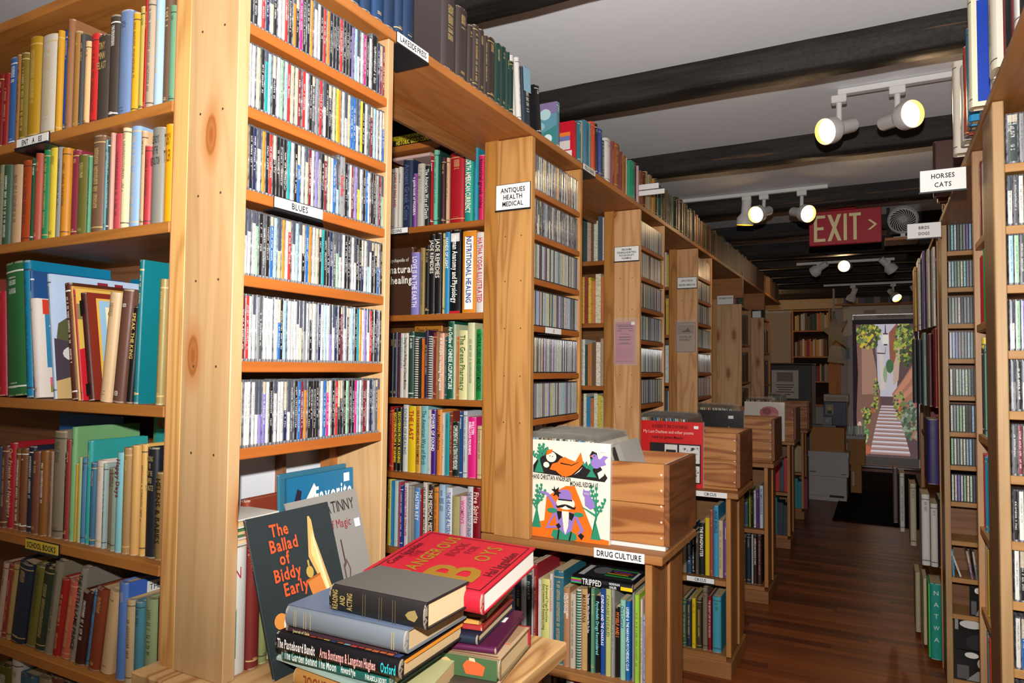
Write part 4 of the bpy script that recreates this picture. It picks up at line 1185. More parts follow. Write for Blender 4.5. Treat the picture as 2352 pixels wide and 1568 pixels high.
MB().box(0, .127, -.004, .07, -.005, -.002).build('holder_tray', BLK, bpy.data.objects[[o.name for o in COL.objects if o.get('label', '').startswith('label strip in a black holder on the top')][0]])
card_y('shelf_sign', 'white card lettered HORSES CATS above the narrow right rack', .128, .258, 2.68, 1.993, 2.066, ['HORSES', 'CATS'], size=.022)
card_y('shelf_sign', 'white card lettered BIRDS DOGS under the round fan', .120, .251, 3.62, 1.998, 2.066, ['BIRDS', 'DOGS'], size=.019)
for (x0, x1, y, z0, z1, hx, lab, nm, pic) in ((-1.128, -1.03, 3.195, 1.42, 1.62, 'b8687a', 'pink printed notice in a clear sleeve pinned to a post', 'notice', 0), (-1.138, -1.022, 4.385, 1.51, 1.69, 'a98f74', 'brown notice with a ship picture pinned to a post', 'notice', 1)):
    o = tag(MB().box(0, x1 - x0, -.0008, 0, 0, z1 - z0).build(nm, flat(hx, .5), None, (x0, y, z0)), lab, 'notice')
    W, Hh = x1 - x0, z1 - z0
    MB().box(-.008, W + .014, -.0016, -.0012, -.008, Hh + .02).build('clear_sleeve', glassy('notice_sleeve', 'e8e4e0', .12, .12), o)
    if pic:
        MB().box(W * .05, W * .95, -.0011, -.0009, Hh * .62, Hh * .94).build('picture', flat('8a7058', .5), o)
        MB().prism([(W * .3, Hh * .68), (W * .8, Hh * .68), (W * .7, Hh * .74), (W * .62, Hh * .84), (W * .5, Hh * .74), (W * .4, Hh * .74)], 'y', -.00125, -.00115).build('ship_picture', flat('3a2c22', .5), o)
        lettering('lettering', ['PROPELLER', 'EFFICIENCY'], flat('4a3628', .5), o, ((W * .16, -.00105, Hh * .36), (1, 0, 0), (0, 0, 1), (0, -1, 0)), W * .66, Hh * .2, 1)
        MB().box(-.003, W + .003, -.0006, .0002, -.003, Hh + .003).build('dark_border', flat('2e221a', .5), o)
    else:
        mb = MB()
        for z, a, b, h in ((.93, .06, .94, .012), (.885, .12, .9, .03), (.83, .2, .9, .026), (.78, .1, .35, .022), (.78, .68, .92, .022), (.70, .3, .72, .014), (.62, .2, .8, .03), (.56, .22, .78, .03), (.49, .26, .7, .016), (.465, .14, .84, .018), (.05, .06, .9, .012)):
            mb.box(W * a, W * b, -.0011, -.0009, Hh * z, Hh * (z + h))
        mb.build('printed_headings', flat('5a2038', .5), o)
        mb = MB()
        for k in range(10): mb.box(W * .06, W * .9, -.0011, -.0009, Hh * (.37 - .028 * k), Hh * (.378 - .028 * k))
        mb.build('printed_lines', flat('9a4a60', .5), o); MB().box(W * .82, W * 1.0, -.0013, -.0009, Hh * .93, Hh * 1.0).build('price_sticker', WHT, o)
# EXIT sign hanging from a beam
ex = Thing('exit_sign', 'red EXIT sign with an arrow hanging from a black beam', 'exit sign', (-.2, 5.3, 2.30))
RED = flat('a81e2c', .45); t_ = ex.mb().box(-.43, .025, 5.285, 5.315, 2.275, 2.515, bev=.004).build('sign_box', RED, ex.root)
ex.box('bracket', -.30, -.13, 5.275, 5.325, 2.515, 2.545, RED, .004)
ex.box('hanging_rod', -.24, -.19, 5.29, 5.31, 2.545, 2.60, RED, 0)
CRE = flat('e8d8a0', .5)
def stroke_letters(parent):
    mb = MB(); y = -.0155; W, Hh, t, g = .073, .185, .0205, .014; x = -.197; z0 = .002
    def poly(p): mb.add([(a, y, b) for a, b in p], [tuple(range(len(p)))])
    def bar(a, b, c, d): poly([(a, b), (c, b), (c, d), (a, d)])
    bar(x, z0, x + t, z0 + Hh); bar(x + t, z0, x + W, z0 + t); bar(x + t, z0 + Hh - t, x + W, z0 + Hh); bar(x + t, z0 + Hh / 2 - t / 2, x + W * .85, z0 + Hh / 2 + t / 2); x += W + g
    W2 = .088; poly([(x, z0), (x + t * 1.15, z0), (x + W2, z0 + Hh), (x + W2 - t * 1.15, z0 + Hh)]); y = -.01555; poly([(x + W2 - t * 1.15, z0), (x + W2, z0), (x + t * 1.15, z0 + Hh), (x, z0 + Hh)]); y = -.0155; x += W2 + g
    bar(x, z0, x + t, z0 + Hh); x += t + g
    bar(x, z0 + Hh - t, x + W, z0 + Hh); bar(x + W / 2 - t / 2, z0, x + W / 2 + t / 2, z0 + Hh - t)
    return mb.build('lettering', CRE, parent)
stroke_letters(t_)
mb = MB(); P = [(.140, .132), (.158, .132), (.198, .0975), (.158, .063), (.140, .063), (.180, .0975)]
mb.add([(x, -.0155, z) for x, z in P], [(0, 1, 2, 5), (5, 2, 3, 4)]); mb.build("arrow", CRE, t_)
# ------------------------------------------------------------------ books on the shelves
G1 = "old books in the nearest bookcase"
W1 = ['top row of the nearest bookcase', 'second row of the nearest bookcase', 'third row of the nearest bookcase', 'fourth row of the nearest bookcase', 'leaning row low in the nearest bookcase', 'lowest visible row of the nearest bookcase']
def treasure(o, w, h, d):
    faceart(o, w, 0, h, 0, d, [('0f7fa8', rect(.02, .01, .98, .99))])
def pic_cover(o, w, h, d):
    P = [('e8dcd0', rect(.0, .0, 1, 1)), ('3a86b0', rect(.08, .30, .95, .97)), ('d8402c', rect(.06, .84, .98, .99)), ('e87a9a', ell(.45, .9, .18, .04)), ('e06a80', [(.18, .38), (.5, .38), (.5, .2), (.18, .2)]), ('e06a80', [(.14, .38), (.34, .52), (.54, .38)]), ('8a3a50', rect(.28, .22, .40, .35)), ('e06a80', rect(.1, .12, .6, .2)), ('9a8a3a', rect(.1, .05, .9, .12))]
    for a, b in ((.2, .8), (.5, .82), (.16, .72), (.45, .72), (.7, .7), (.2, .63), (.55, .62), (.25, .55), (.6, .52), (.75, .6)): P += [('f4ecd8', ell(a, b, .045, .022, 10)), ('e0b030', ell(a, b, .018, .009, 8))]
    faceart(o, w, 0, h, 0, d, P)
def king_cover(o, w, h, d):
    P = [('7a2a1c', rect(0, 0, 1, 1)), ('d8a84a', rect(.10, .05, .95, .95)), ('8fb4cc', rect(.13, .07, .92, .93)), ('4a8a3c', [(.13, .07), (.13, .35), (.4, .5), (.7, .42), (.92, .5), (.92, .07)]), ('2f6a30', ell(.55, .36, .22, .1)), ('7ab04a', [(.13, .07), (.13, .2), (.5, .26), (.92, .18), (.92, .07)]), ('e8c860', [(.2, .45), (.25, .6), (.35, .48)]), ('b08a5a', [(.35, .5), (.38, .62), (.44, .6), (.46, .66), (.52, .6), (.6, .63), (.66, .5)]), ('e8d8a8', rect(.2, .63, .88, .87)), ('1a1a20', ell(.6, .16, .12, .05))]
    faceart(o, w, 0, h, 0, d, P)
    lettering('cover_title', ['CONNECTICUT', 'KING ARTHUR'], flat('6a3a30', .5), o, ((w + .0016, d * .22, h * .66), (0, 1, 0), (0, 0, 1), (1, 0, 0)), d * .64, h * .19, 0, 'L', sx=.8)
    [MB().box(.002, w - .002, -.0068, -.0062, h * a, h * b).build('spine_panel', flat('181414', .4), o) for a, b in ((.80, .93), (.06, .16))]
def bi_cover(o, w, h, d):
    faceart(o, w, 0, h, 0, d, [('0f6a72', rect(0, 0, 1, 1)), ('e4e2d4', rect(.28, .30, 1, .90)), ('8a9080', [(.32, .5), (.5, .62), (.6, .5), (.75, .6), (.75, .86), (.4, .86)]), ('f0eee4', [(.32, .34), (.32, .45), (.5, .56), (.7, .5), (.7, .34)]), ('60665c', rect(.5, .36, .56, .42))])
    lettering('cover_title', ['BI'], flat('e8e07a', .4), o, ((w + .0012, d * .24, h * .13), (0, 1, 0), (0, 0, 1), (1, 0, 0)), d * .3, h * .13, 1, 'L', sx=.8)
    lettering('cover_title', ['STO'], flat('e8e4d0', .4), o, ((w + .0012, d * .35, h * .07), (0, 1, 0), (0, 0, 1), (1, 0, 0)), d * .2, h * .05, 1, 'L', sx=.9)
def last_cover(o, w, h, d):
    faceart(o, w, 0, h, 0, d, [('3f66b8', rect(0, 0, 1, 1)), ('e4e4e0', rect(.25, .83, 1, .96)), ('e4e4e0', rect(0, .0, 1, .74)), ('8a2a3a', rect(.2, .76, 1, .80))])
    lettering('cover_title', ['THE LAST'], flat('2a2a2e', .4), o, ((w + .0012, d * .28, h * .85), (0, 1, 0), (0, 0, 1), (1, 0, 0)), d * .6, h * .09, 0, 'L', sx=.85)
def sky_cover(o, w, h, d):
    faceart(o, w, 0, h, 0, d, [('b8cae2', rect(0, 0, 1, 1)), ('5a5a3a', [(.0, .35), (.05, .6), (.2, .68), (.35, .6), (.4, .3)]), ('4a4048', [(0, .1), (0, .48), (.3, .44), (.5, .2), (.45, .05)]), ('d8d0cc', ell(.2, .36, .12, .06)), ('c8a870', [(0, 0), (0, .14), (.3, .2), (.6, .0)]), ('8a2a3a', rect(.5, .9, .62, .97)), ('8a2a3a', rect(.7, .9, .8, .97))])
def red_cover(o, w, h, d):
    faceart(o, w, 0, h, 0, d, [('d8b050', rect(0, 0, 1, 1)), ('8a7a50', rect(0, .72, 1, .86)), ('e07028', [(.05, .6), (.3, .78), (.5, .62)]), ('e8d0b8', ell(.3, .52, .14, .09)), ('c8202c', [(0, 0), (.0, .45), (.2, .5), (.45, .3), (.6, 0)]), ('d86a78', [(.2, 0), (.3, .22), (.7, .3), (.8, 0)]), ('3a2a2a', ell(.45, .12, .04, .02, 8)), ('3a2a2a', ell(.6, .16, .04, .02, 8)), ('e8d0b8', [(.3, .42), (.5, .3), (.55, .14), (.48, .14), (.42, .28)])])
EXTRA = {'sky': sky_cover, 'redlady': red_cover, 'pic': pic_cover, 'king': king_cover, 'bi': bi_cover, 'last': last_cover}
shelf_row('L1', 'the pine post', W1[0], G1, 'hardback_book', depth=(.12, .15))
shelf_row('L2', 'the pine post', W1[1], G1, 'hardback_book', depth=(.12, .15))
shelf_row('L3', 'the pine post', W1[2], G1, 'picture_book', depth=(.18, .23), extra=EXTRA, recess=.004)
shelf_row('L4', 'the pine post', W1[3], G1, 'hardback_book', depth=(.12, .15))
shelf_row('L5', 'the pine post', W1[4], G1, 'hardback_book', depth=(.14, .17), extra=EXTRA)
shelf_row('L6', 'the pine post', W1[5], G1, 'hardback_book', depth=(.14, .17))
# tall covers standing behind the fourth row
def behind(label, x0, x1, y, z, h, hexc, lines=None, col='d03020', th=.01, name='picture_book'):
    o = make_book(name, label, th, h, x1 - x0, hexc, (x1, y, z), (0, 0, math.pi / 2), style='blank', group=G1)
    if lines: lettering('cover_title', lines, flat(col, .4), o, ((-.0005, (x1 - x0) * .92, h * .86), (0, -1, 0), (0, 0, 1), (-1, 0, 0)), (x1 - x0) * .8, h * .11, 1, 'L', sx=.85)
    return o
behind('green picture book with red lettering standing behind the fourth row', -1.50, -1.28, 1.045, 1.01, .268, '5f9a62', ['REALLY SO'])
behind('turquoise picture book standing behind the fourth row', -1.475, -1.26, 1.033, 1.01, .235, '2fa39c')
behind('blue picture book standing behind the fourth row', -1.88, -1.62, 1.045, 1.01, .255, '1f6ab0')
behind('red picture book standing behind the fourth row', -1.84, -1.66, 1.033, 1.01, .215, 'a8202c')
behind('blue picture book with yellow lettering standing behind the third row', -1.72, -1.46, 1.12, 1.312, .30, '1188b0', ['TREASURE'], 'e8d838')
# health bookcase
GH = 'health books'
wh = ['top row of the health bookcase', 'second row of the health bookcase', 'third row of the health bookcase', 'fourth row of the health bookcase', 'bottom row of the health bookcase']
def natural(o, w, h, d): pass
for k, key in enumerate(('B1', 'B2', 'B3', 'B4', 'B5')):
    shelf_row(key, 'the pine stile', wh[k], GH, 'hardback_book' if k == 0 else 'paperback_book', depth=(.16, .21), rounded=(k == 0))
nb = behind('brown book faced out at the dark end of the second health row', -1.64, -1.528, 2.085, 1.583, .255, '4a3020', th=.03, name='paperback_book'); nb['group'] = GH
lettering('cover_title', ['natural', 'healing'], flat('e8e4d8', .4), nb, ((-.0006, .115, .115), (0, -1, 0), (0, 0, 1), (-1, 0, 0)), .115, .08, 1, 'R', sx=.8)
lettering('cover_title', ['Encyclopedia of'], flat('e8e4d8', .4), nb, ((-.0006, .115, .20), (0, -1, 0), (0, 0, 1), (-1, 0, 0)), .1, .02, 0, 'R', sx=.8)
ac = behind('orange book standing behind the third health row', -1.66, -1.53, 2.29, 1.28, .285, 'c8822c', ['Chinese Acupuncture'], '3a2a20', name='paperback_book'); ac['group'] = GH
def lying(name, label, xr, y, z, ln, d, th, hexc, title='', tcol='', yaw=0, rounded=True, group=None, pitch=0, face_down=False, roll=0):
    """a book lying flat: spine towards the camera, head to the left unless face down"""
    B = Matrix(((0, 0, -1), (0, 1, 0), (1, 0, 0))) if not face_down else Matrix(((0, 0, 1), (0, 1, 0), (-1, 0, 0)))
    M = Matrix.Rotation(math.radians(yaw), 3, 'Z') @ Matrix.Rotation(math.radians(pitch), 3, 'X') @ Matrix.Rotation(math.radians(roll), 3, 'Y') @ B
    loc = (xr, y, z)
    if face_down:
        c, s = math.cos(math.radians(yaw)), math.sin(math.radians(yaw)); loc = (xr - ln * c, y - ln * s, z + th)
    return make_book(name, label, th, ln, d, hexc, loc, M.to_euler(), title, tcol, '' if title else 'blank', group, rounded)
lying('hardback_book', 'black and yellow book lying on top of the health bookcase', -1.30, 2.062, 2.2145, .31, .2, .026, '1a1a16', 'HISTORIC GOLD COINS of the WORLD', 'd8c028', 0)
lying('hardback_book', 'black book lying on the yellow lettered one above the health books', -1.315, 2.066, 2.2412, .30, .19, .018, 'c8b81c', 'HISTORIC GOLD COINS', '2a2410')
lying('paperback_book', 'pale pink book lying across the top health row', -1.45, 2.08, 2.17, .17, .12, .014, 'd8b4ac')
# DRUG CULTURE cabinet and those beyond
shelf_row('A1', 'the cabinet stile', 'upper shelf under the DRUG CULTURE card', 'books under the DRUG CULTURE card', 'paperback_book', rounded=False, depth=(.17, .2))
shelf_row('A2', 'the cabinet stile', 'lowest shelf under the DRUG CULTURE card', 'books under the DRUG CULTURE card', 'paperback_book', rounded=False, depth=(.18, .22))
tr = lying('hardback_book', 'black book with rainbow streaks lying across the upright paperbacks', -.672, 2.075, .709, .205, .16, .024, '17171a', '', '')
lettering('title', ['TRIPPED'], flat('dcdcd8', .4), tr, ((.002, -.0064, .165), (0, 0, -1), (1, 0, 0), (0, -1, 0)), .075, .021, 1, 'L', size=.026, sx=.62)
lettering('title', ['NORMAN', 'OHLER'], flat('dcdcd8', .4), tr, ((.002, -.0064, .075), (0, 0, -1), (1, 0, 0), (0, -1, 0)), .034, .021, 1, 'L', sx=.7)
faceart(tr, .024, 0, .205, 0, .16, [('2a2a30', rect(.1, .05, .9, .95)), ('30b040', rect(.3, .1, .38, .55)), ('e0c020', rect(.45, .2, .5, .6)), ('d05030', rect(.55, .15, .6, .45)), ('8a40c0', rect(.65, .2, .7, .5)), ('30b040', rect(.75, .1, .8, .6)), ('6a6a6c', ell(.6, .65, .25, .14)), ('d0d0cc', rect(.15, .84, .85, .93)), ('c8c8c4', rect(.25, .06, .75, .1))])
mb = MB(); cs = ['2fa84a', '8a3ab0', 'c04030', '50c040']
for k, c in enumerate(cs): MB().box(.004 + k * .004, .008 + k * .004, -.0066, -.0062, .168, .203).build('spine_streak', flat(c, .4), tr)
MB().box(.003, .014, -.0066, -.0062, .001, .038).build('spine_streak', flat('e0c020', .4), tr)
shelf_row('C1', 'the cabinet stile', 'shelf above the lower CIRCUS card', 'books under the second crate', 'paperback_book', rounded=False, depth=(.17, .2))
shelf_row('C2', 'the cabinet stile', 'shelf below the lower CIRCUS card', 'books under the second crate', 'hardback_book', depth=(.18, .2))
shelf_row('D1', 'the cabinet stile', 'upper shelf under the third crate', 'books under the third crate', 'paperback_book', rounded=False, depth=(.17, .2))
shelf_row('D2', 'the cabinet stile', 'lower shelf under the third crate', 'books under the third crate', 'hardback_book', depth=(.18, .2))
# header shelf
GT = 'books on the high shelf'
for it_i, it in enumerate(DATA['H1'][3]):
    x, wd, h = it[0] / 1000, it[1] / 1000, it[2] / 1000
    blue = it_i < 6
    if blue: h = .212 + .002 * (it_i % 2)
    if it_i == 6: h = .205
    if it_i == 7: h = .198
    make_book('hardback_book', f'{"navy blue" if blue else "dark brown" if it_i < 13 else "dark green"} clothbound volume, {ordinal(it_i + 1 if blue else it_i - 5 if it_i < 13 else it_i - 12)} of its set on the high shelf', wd - .001, max(h, .15), .14 if blue else .17, it[3], (XR - .006, x, 2.1905), (0, 0, math.pi / 2), group=GT, ink=.5)
make_book('hardback_book', 'white book leaning beside the dark green set on the high shelf', .022, .20, .13, 'd8d4cc', (XR - .02, 1.93, 2.1905), (0, 0, math.pi / 2), group=GT, lean=-6, style='blank')
make_book('hardback_book', 'white book with a red mark leaning on the high shelf', .020, .205, .14, 'dcd8d2', (XR - .015, 1.962, 2.1905), (0, 0, math.pi / 2), group=GT, lean=-6, ink=.1)
bb = make_book('hardback_book', 'pale blue and slate book leaning on the high shelf', .05, .19, .13, '2a3640', (XR - .012, 1.995, 2.1905), (0, 0, math.pi / 2), group=GT, lean=-6, ink=.9)
MB().box(-.0003, .0503, -.0063, -.0058, .11, .188).build('spine_panel', flat('8ab4c8', .4), bb)
make_book('paperback_book', 'black book leaning furthest on the high shelf', .036, .165, .13, '16161a', (XR - .01, 2.098, 2.1905), (0, 0, math.pi / 2), group=GT, lean=-9, ink=.9, rounded=False)
make_book('paperback_book', 'rust brown book leaning between black and white ones on the high shelf', .014, .178, .13, '7a4a30', (XR - .05, 2.14, 2.1905), (0, 0, math.pi / 2), group=GT, lean=-9, ink=.9, rounded=False)
def seaface(o, w, h, d):
    P = [('5a8a98', rect(0, 0, 1, 1)), ('7a6a90', rect(0, .75, 1, 1)), ('3a7a78', [(0, 0), (0, .5), (.5, .35), (1, .45), (1, 0)]), ('a8c4c4', ell(.4, .75, .2, .12)), ('c8d8d4', ell(.3, .22, .15, .1)), ('88b0b4', ell(.6, .5, .2, .09))]
    V = []; F = []; M = []; ms = []
    for i, (hx, pts) in enumerate(P):
        m = flat(hx, .4); ms.append(m); b = len(V); V += [(-.0003 - .00008 * i, d * u, h * v) for u, v in pts]; F.append(tuple(range(b, b + len(pts)))); M.append(i)
    mesh_obj('cover_picture', V, F, ms, o, M)
make_book('paperback_book', 'sea green book with a misty cover standing on the high shelf', .033, .172, .115, '5f8aa0', (XR - .015, 2.262, 2.1905), (0, 0, math.pi / 2), group=GT, ink=.9, rounded=False, cover_extra=seaface)
def redface(o, w, h, d):
    P = [('b81428', rect(0, 0, 1, 1)), ('d8702c', rect(.25, .55, .48, .72)), ('d8702c', rect(.58, .55, .9, .72)), ('6a6a9a', rect(.58, .5, .9, .62)), ('c8bcb4', rect(.2, .27, .9, .5)), ('d0c8c0', rect(.3, .02, .95, .24)), ('1a1a1a', rect(.4, .05, .43, .2)), ('1a1a1a', rect(.55, .05, .6, .2)), ('1a1a1a', rect(.7, .05, .76, .2))]
    V = []; F = []; M = []; ms = []
    for i, (hx, pts) in enumerate(P):
        m = flat(hx, .4); ms.append(m); b = len(V); V += [(-.0003 - .00008 * i, d * (1 - u), h * v) for u, v in pts]; F.append(tuple(range(b, b + len(pts)))); M.append(i)
    mesh_obj('cover_picture', V, F, ms, o, M)
for i, it in enumerate(DATA['H3'][3]):
    x, wd, h = it[0] / 1000, it[1] / 1000, it[2] / 1000
    make_book('hardback_book' if i > 8 else 'paperback_book', f'{colour_word(it[3])} book, {ordinal(i + 1)} after the sea green one on the high shelf', max(wd - .002, .008), h, .15, it[3], (XR - .006 - R_.uniform(0, .008), x, 2.1905), (0, 0, math.pi / 2), group=GT, rounded=i > 8, lean=-1.0 if 5 <= i <= 8 else 0, cover_extra=redface if i == 0 else None, ink=.5 if i > 9 else None)
pal = ['8a5a34', '6a2a1c', 'a89468', 'b8a27c', '9a8a60', 'c07a28', '24483a', '20443a', '264a3c', '1c3c38', '1f4a44', '6a4a28', '5a3a24', '24344e', '1f2a44', '2f7a40', '2a2420', '2a2024', '4a3020']
y = 3.235; i = 0
while y < 4.95:
    wd = R_.uniform(.026, .05); hx = pal[i] if i < len(pal) else R_.choice(['3a2c22', '4a3a28', '2a3a30', '6a2a2c', '7a5a34', '3a3a2c', '8a4a2c', '24322a'])
    make_book('hardback_book', f'{colour_word(hx)} clothbound book, {ordinal(i + 1)} beyond the green paperbacks on the high shelf', wd, R_.uniform(.17, .2), .15, hx, (XR - .006 - R_.uniform(0, .01), y, 2.1905), (0, 0, math.pi / 2), group=GT, ink=.5)
    y += wd + .0015; i += 1
# a white box lid stack on the high shelf
tb = Thing('bookend', 'white bookend with two flat arms jutting from the high shelf', 'bookend', (-1.02, 3.22, 2.19))
tb.box('arm', -1.10, -.925, 3.228, 3.23 + .004, 2.262, 2.288, flat('dcdad6', .5), .001); tb.box('arm', -1.06, -.895, 3.222, 3.226, 2.232, 2.256, flat('dcdad6', .5), .001); tb.box('upright', -1.13, -1.055, 3.2215, 3.2335, 2.191, 2.29, flat('dcdad6', .5), .001)
# right: books on the high board, books on the narrow shelves
GR_ = 'books on the right high shelf'
def right_up(y, wd, h, hx, lab, x=XA + .004, d=.17, extra=None, name='hardback_book', ink=None, z=2.0925):
    return make_book(name, lab, wd, h, d, hx, (x, y + wd, z), (0, 0, -math.pi / 2), group=GR_, ink=ink, cover_extra=extra)
def bluef(o, w, h, d):
    faceart(o, w, 0, h, 0, d, [('d8ccb0', rect(0, 0, 1, 1)), ('1a3a98', rect(.06, .04, 1, .93)), ('d8d8d4', rect(.22, .16, 1, .66)), ('24305a', rect(.26, .18, 1, .645))])
    lettering('cover_title', ['D'], flat('d8cfa0', .4), o, ((w + .0012, d * .28, h * .70), (0, 1, 0), (0, 0, 1), (1, 0, 0)), d * .3, h * .13, 0, 'L')
RU = [(1.64, .045, .26, '1c1a1e', 'black book nearest the picture edge on the right high shelf', XA + .006), (1.69, .05, .27, 'd8d4cc', 'white book beside the black one on the right high shelf', XA + .004), (1.745, .03, .27, '8a2a30', 'dark red book among white ones on the right high shelf', XA + .006), (1.78, .055, .25, '1a181c', 'black book with a torn foot on the right high shelf', XA + .002), (1.84, .03, .26, '8a2430', 'thin maroon book beside the torn black one', XA + .004),
      (1.90, .075, .30, 'd4ccb8', 'fat cream book jutting out on the right high shelf', XA - .012), (1.98, .05, .29, 'b8b0a0', 'grey cream book behind the fat cream one', XA), (2.035, .05, .28, 'ded8cc', 'white book beside the blue covered one', XA + .004)]
for (y, wd, h, hx, lab, x) in RU: right_up(y, wd, h, hx, lab, x, ink=.1)
right_up(2.16, .04, .305, 'cfc3a6', 'large blue covered book turned to the room on the right high shelf', XA - .03, .2, bluef, ink=.1)
for (y, wd, h, hx, lab, x) in ((2.215, .05, .20, '4a6a80', 'grey blue book behind the large blue covered one', XA), (2.28, .05, .27, '1f86b8', 'bright blue book on the right high shelf', XA - .022), (2.335, .045, .27, '1a1a1c', 'black book beside the bright blue one', XA - .018), (2.39, .025, .26, 'a83a20', 'orange red book beside the black one on the right high shelf', XA - .02), (2.42, .03, .25, '3a2030', 'dark plum book beside the orange red one', XA - .018), (2.46, .07, .235, 'cfcac4', 'white patterned book on the right high shelf', XA - .02), (2.60, .05, .30, 'd8ccbc', 'tall cream book above the HORSES CATS sign', XA - .03),
                              (3.2, .05, .22, '4a2a22', 'dark brown book behind the HORSES CATS sign', XA - .05), (3.3, .06, .20, '7a1a20', 'dark red book under the HORSES CATS sign', XA - .03), (3.4, .05, .21, '2a2420', 'black book beyond the dark red one', XA), (3.5, .04, .2, '8a5a30', 'tan book beyond the HORSES CATS sign', XA)):
    right_up(y, wd, h, hx, lab, x, ink=.1)
SH = [(0, ['c8bca0', 'd8d0bc', '8a3a30', 'd4ccb4', '2f8ac0', 'dcd6c4', 'b8b090']), (1, ['d81f2c', 'c02030', 'd88a2c', '1f8a3a', '2f9a48', 'd8d4c8', '4a6a48', 'c02860']), (2, ['e8c838', '2f2a2c', '3a3438', '8a8c88', '6ab49a', '7a5a9a', 'd8ccb0', '6a2a2c', 'c8b060']), (3, ['d0302c', 'e03828', '2f9ac4', '3aa0c8', 'd8c8a8', 'c04a30', 'e8e0c8']), (4, ['b8a080', 'd8d4c4', 'd8b030', '8a8a40', '3a5a88', 'c8bca0', '5a4a6a']), (5, ['3a6a8a', '88a0a8', '2a4a6a', 'c84a28', 'd8ccb8', '8a2a28', 'd84a30'])]
zt = {0: (1.782, .24), 1: (1.535, .215), 2: (1.209, .29), 3: (.935, .24), 4: (.699, .21), 5: (.40, .26)}
for k, cols in SH:
    y = 2.49; z, hm = zt[k]
    for j, hx in enumerate(cols):
        wd = .215 / len(cols) * R_.uniform(.75, 1.05)
        make_book('thin_book', f'thin {colour_word(hx)} book, {ordinal(j + 1)} from the far side, {ordinal(k + 1)} shelf behind the tall right rack', wd, hm * R_.uniform(.86, 1.0), .15, hx, (XA + .012 + R_.uniform(0, .006), y, z), (0, 0, -math.pi / 2), group='thin books behind the tall right rack', rounded=False)
        y -= wd + .001
# large books jutting out of the far right bookcase
GF = 'large books jutting from the far right bookcase'
def jut(x, y, z, w_, h, d, hx, lab, extra=None, ttl=False, ink=0.02):
    o = make_book('large_book', lab, w_, h, d, hx, (x, y, z), (0, 0, 0), group=GF, ink=ink, cover_extra=extra)
    return o
na = jut(.205, 3.93, .022, .05, .36, .17, '1f9a88', 'turquoise book with vertical lettering standing near the floor')
for k, ch in enumerate('NATWA'): lettering('title', [ch], flat('c8d8d0', .4), na, ((.013, -.0063, .30 - k * .055), (1, 0, 0), (0, 0, 1), (0, -1, 0)), .024, .03, 0)
MB().box(-.006, -.0003, .005, .16, .004, .352).build('green_board', flat('4ab050', .5), na)
jut(.186, 4.12, .022, .018, .33, .2, 'd0c4a0', 'cream book beside the turquoise one near the floor')
jut(.158, 4.3, .022, .024, .31, .2, 'b8b08c', 'khaki book furthest from the turquoise one near the floor')
jut(.203, 3.95, .85, .057, .315, .25, '32245e', 'large purple box file jutting into the aisle', ink=0)
for k, (x, y, w_, h, hx, z) in enumerate(((.175, 3.94, .035, .34, 'd4d2cc', .46), (.212, 3.93, .03, .30, 'd0ccc0', .46), (.2445, 3.925, .02, .33, '1c1c20', .46), (.14, 4.35, .03, .33, 'b8aa90', .46), (.1, 4.7, .025, .34, 'c8c4bc', .46), (.07, 4.95, .025, .34, '6a5a5a', .46))):
    jut(x, y, z, w_, h, .2, hx, ['white book leaning out below the purple box file', 'cream and yellow book below the purple box file', 'black lettered book below the purple box file', 'tan book below and beyond the purple box file', 'pale grey book below and beyond the purple box file', 'brown book furthest beyond the purple box file'][k], ink=.1)
for k, (x, hx, h, nm) in enumerate(((.178, 'c89a40', .36, 'ochre'), (.192, 'd8d0c4', .39, 'white'), (.207, '5a4a88', .41, 'violet'), (.222, 'c8bcae', .40, 'cream patterned'), (.238, 'dcd4cc', .39, 'pale'))):
    jut(x, 3.97 + .12 * (4 - k), 1.62, .0125, h, .2, hx, f'thin {nm} album standing under the BIRDS DOGS sign', ink=.1)
for k, (x, hx, h, nm) in enumerate(((.17, '4a5658', .36, 'slate'), (.188, '3a4448', .35, 'dark grey'), (.205, '8aa09a', .38, 'shiny grey green'), (.222, '6a3a3a', .37, 'brown red'), (.24, '8a1a24', .39, 'dark red'))):
    jut(x, 3.97 + .12 * (4 - k), 1.22, .015, h, .2, hx, f'tall {nm} album above the purple box file', ink=.1)
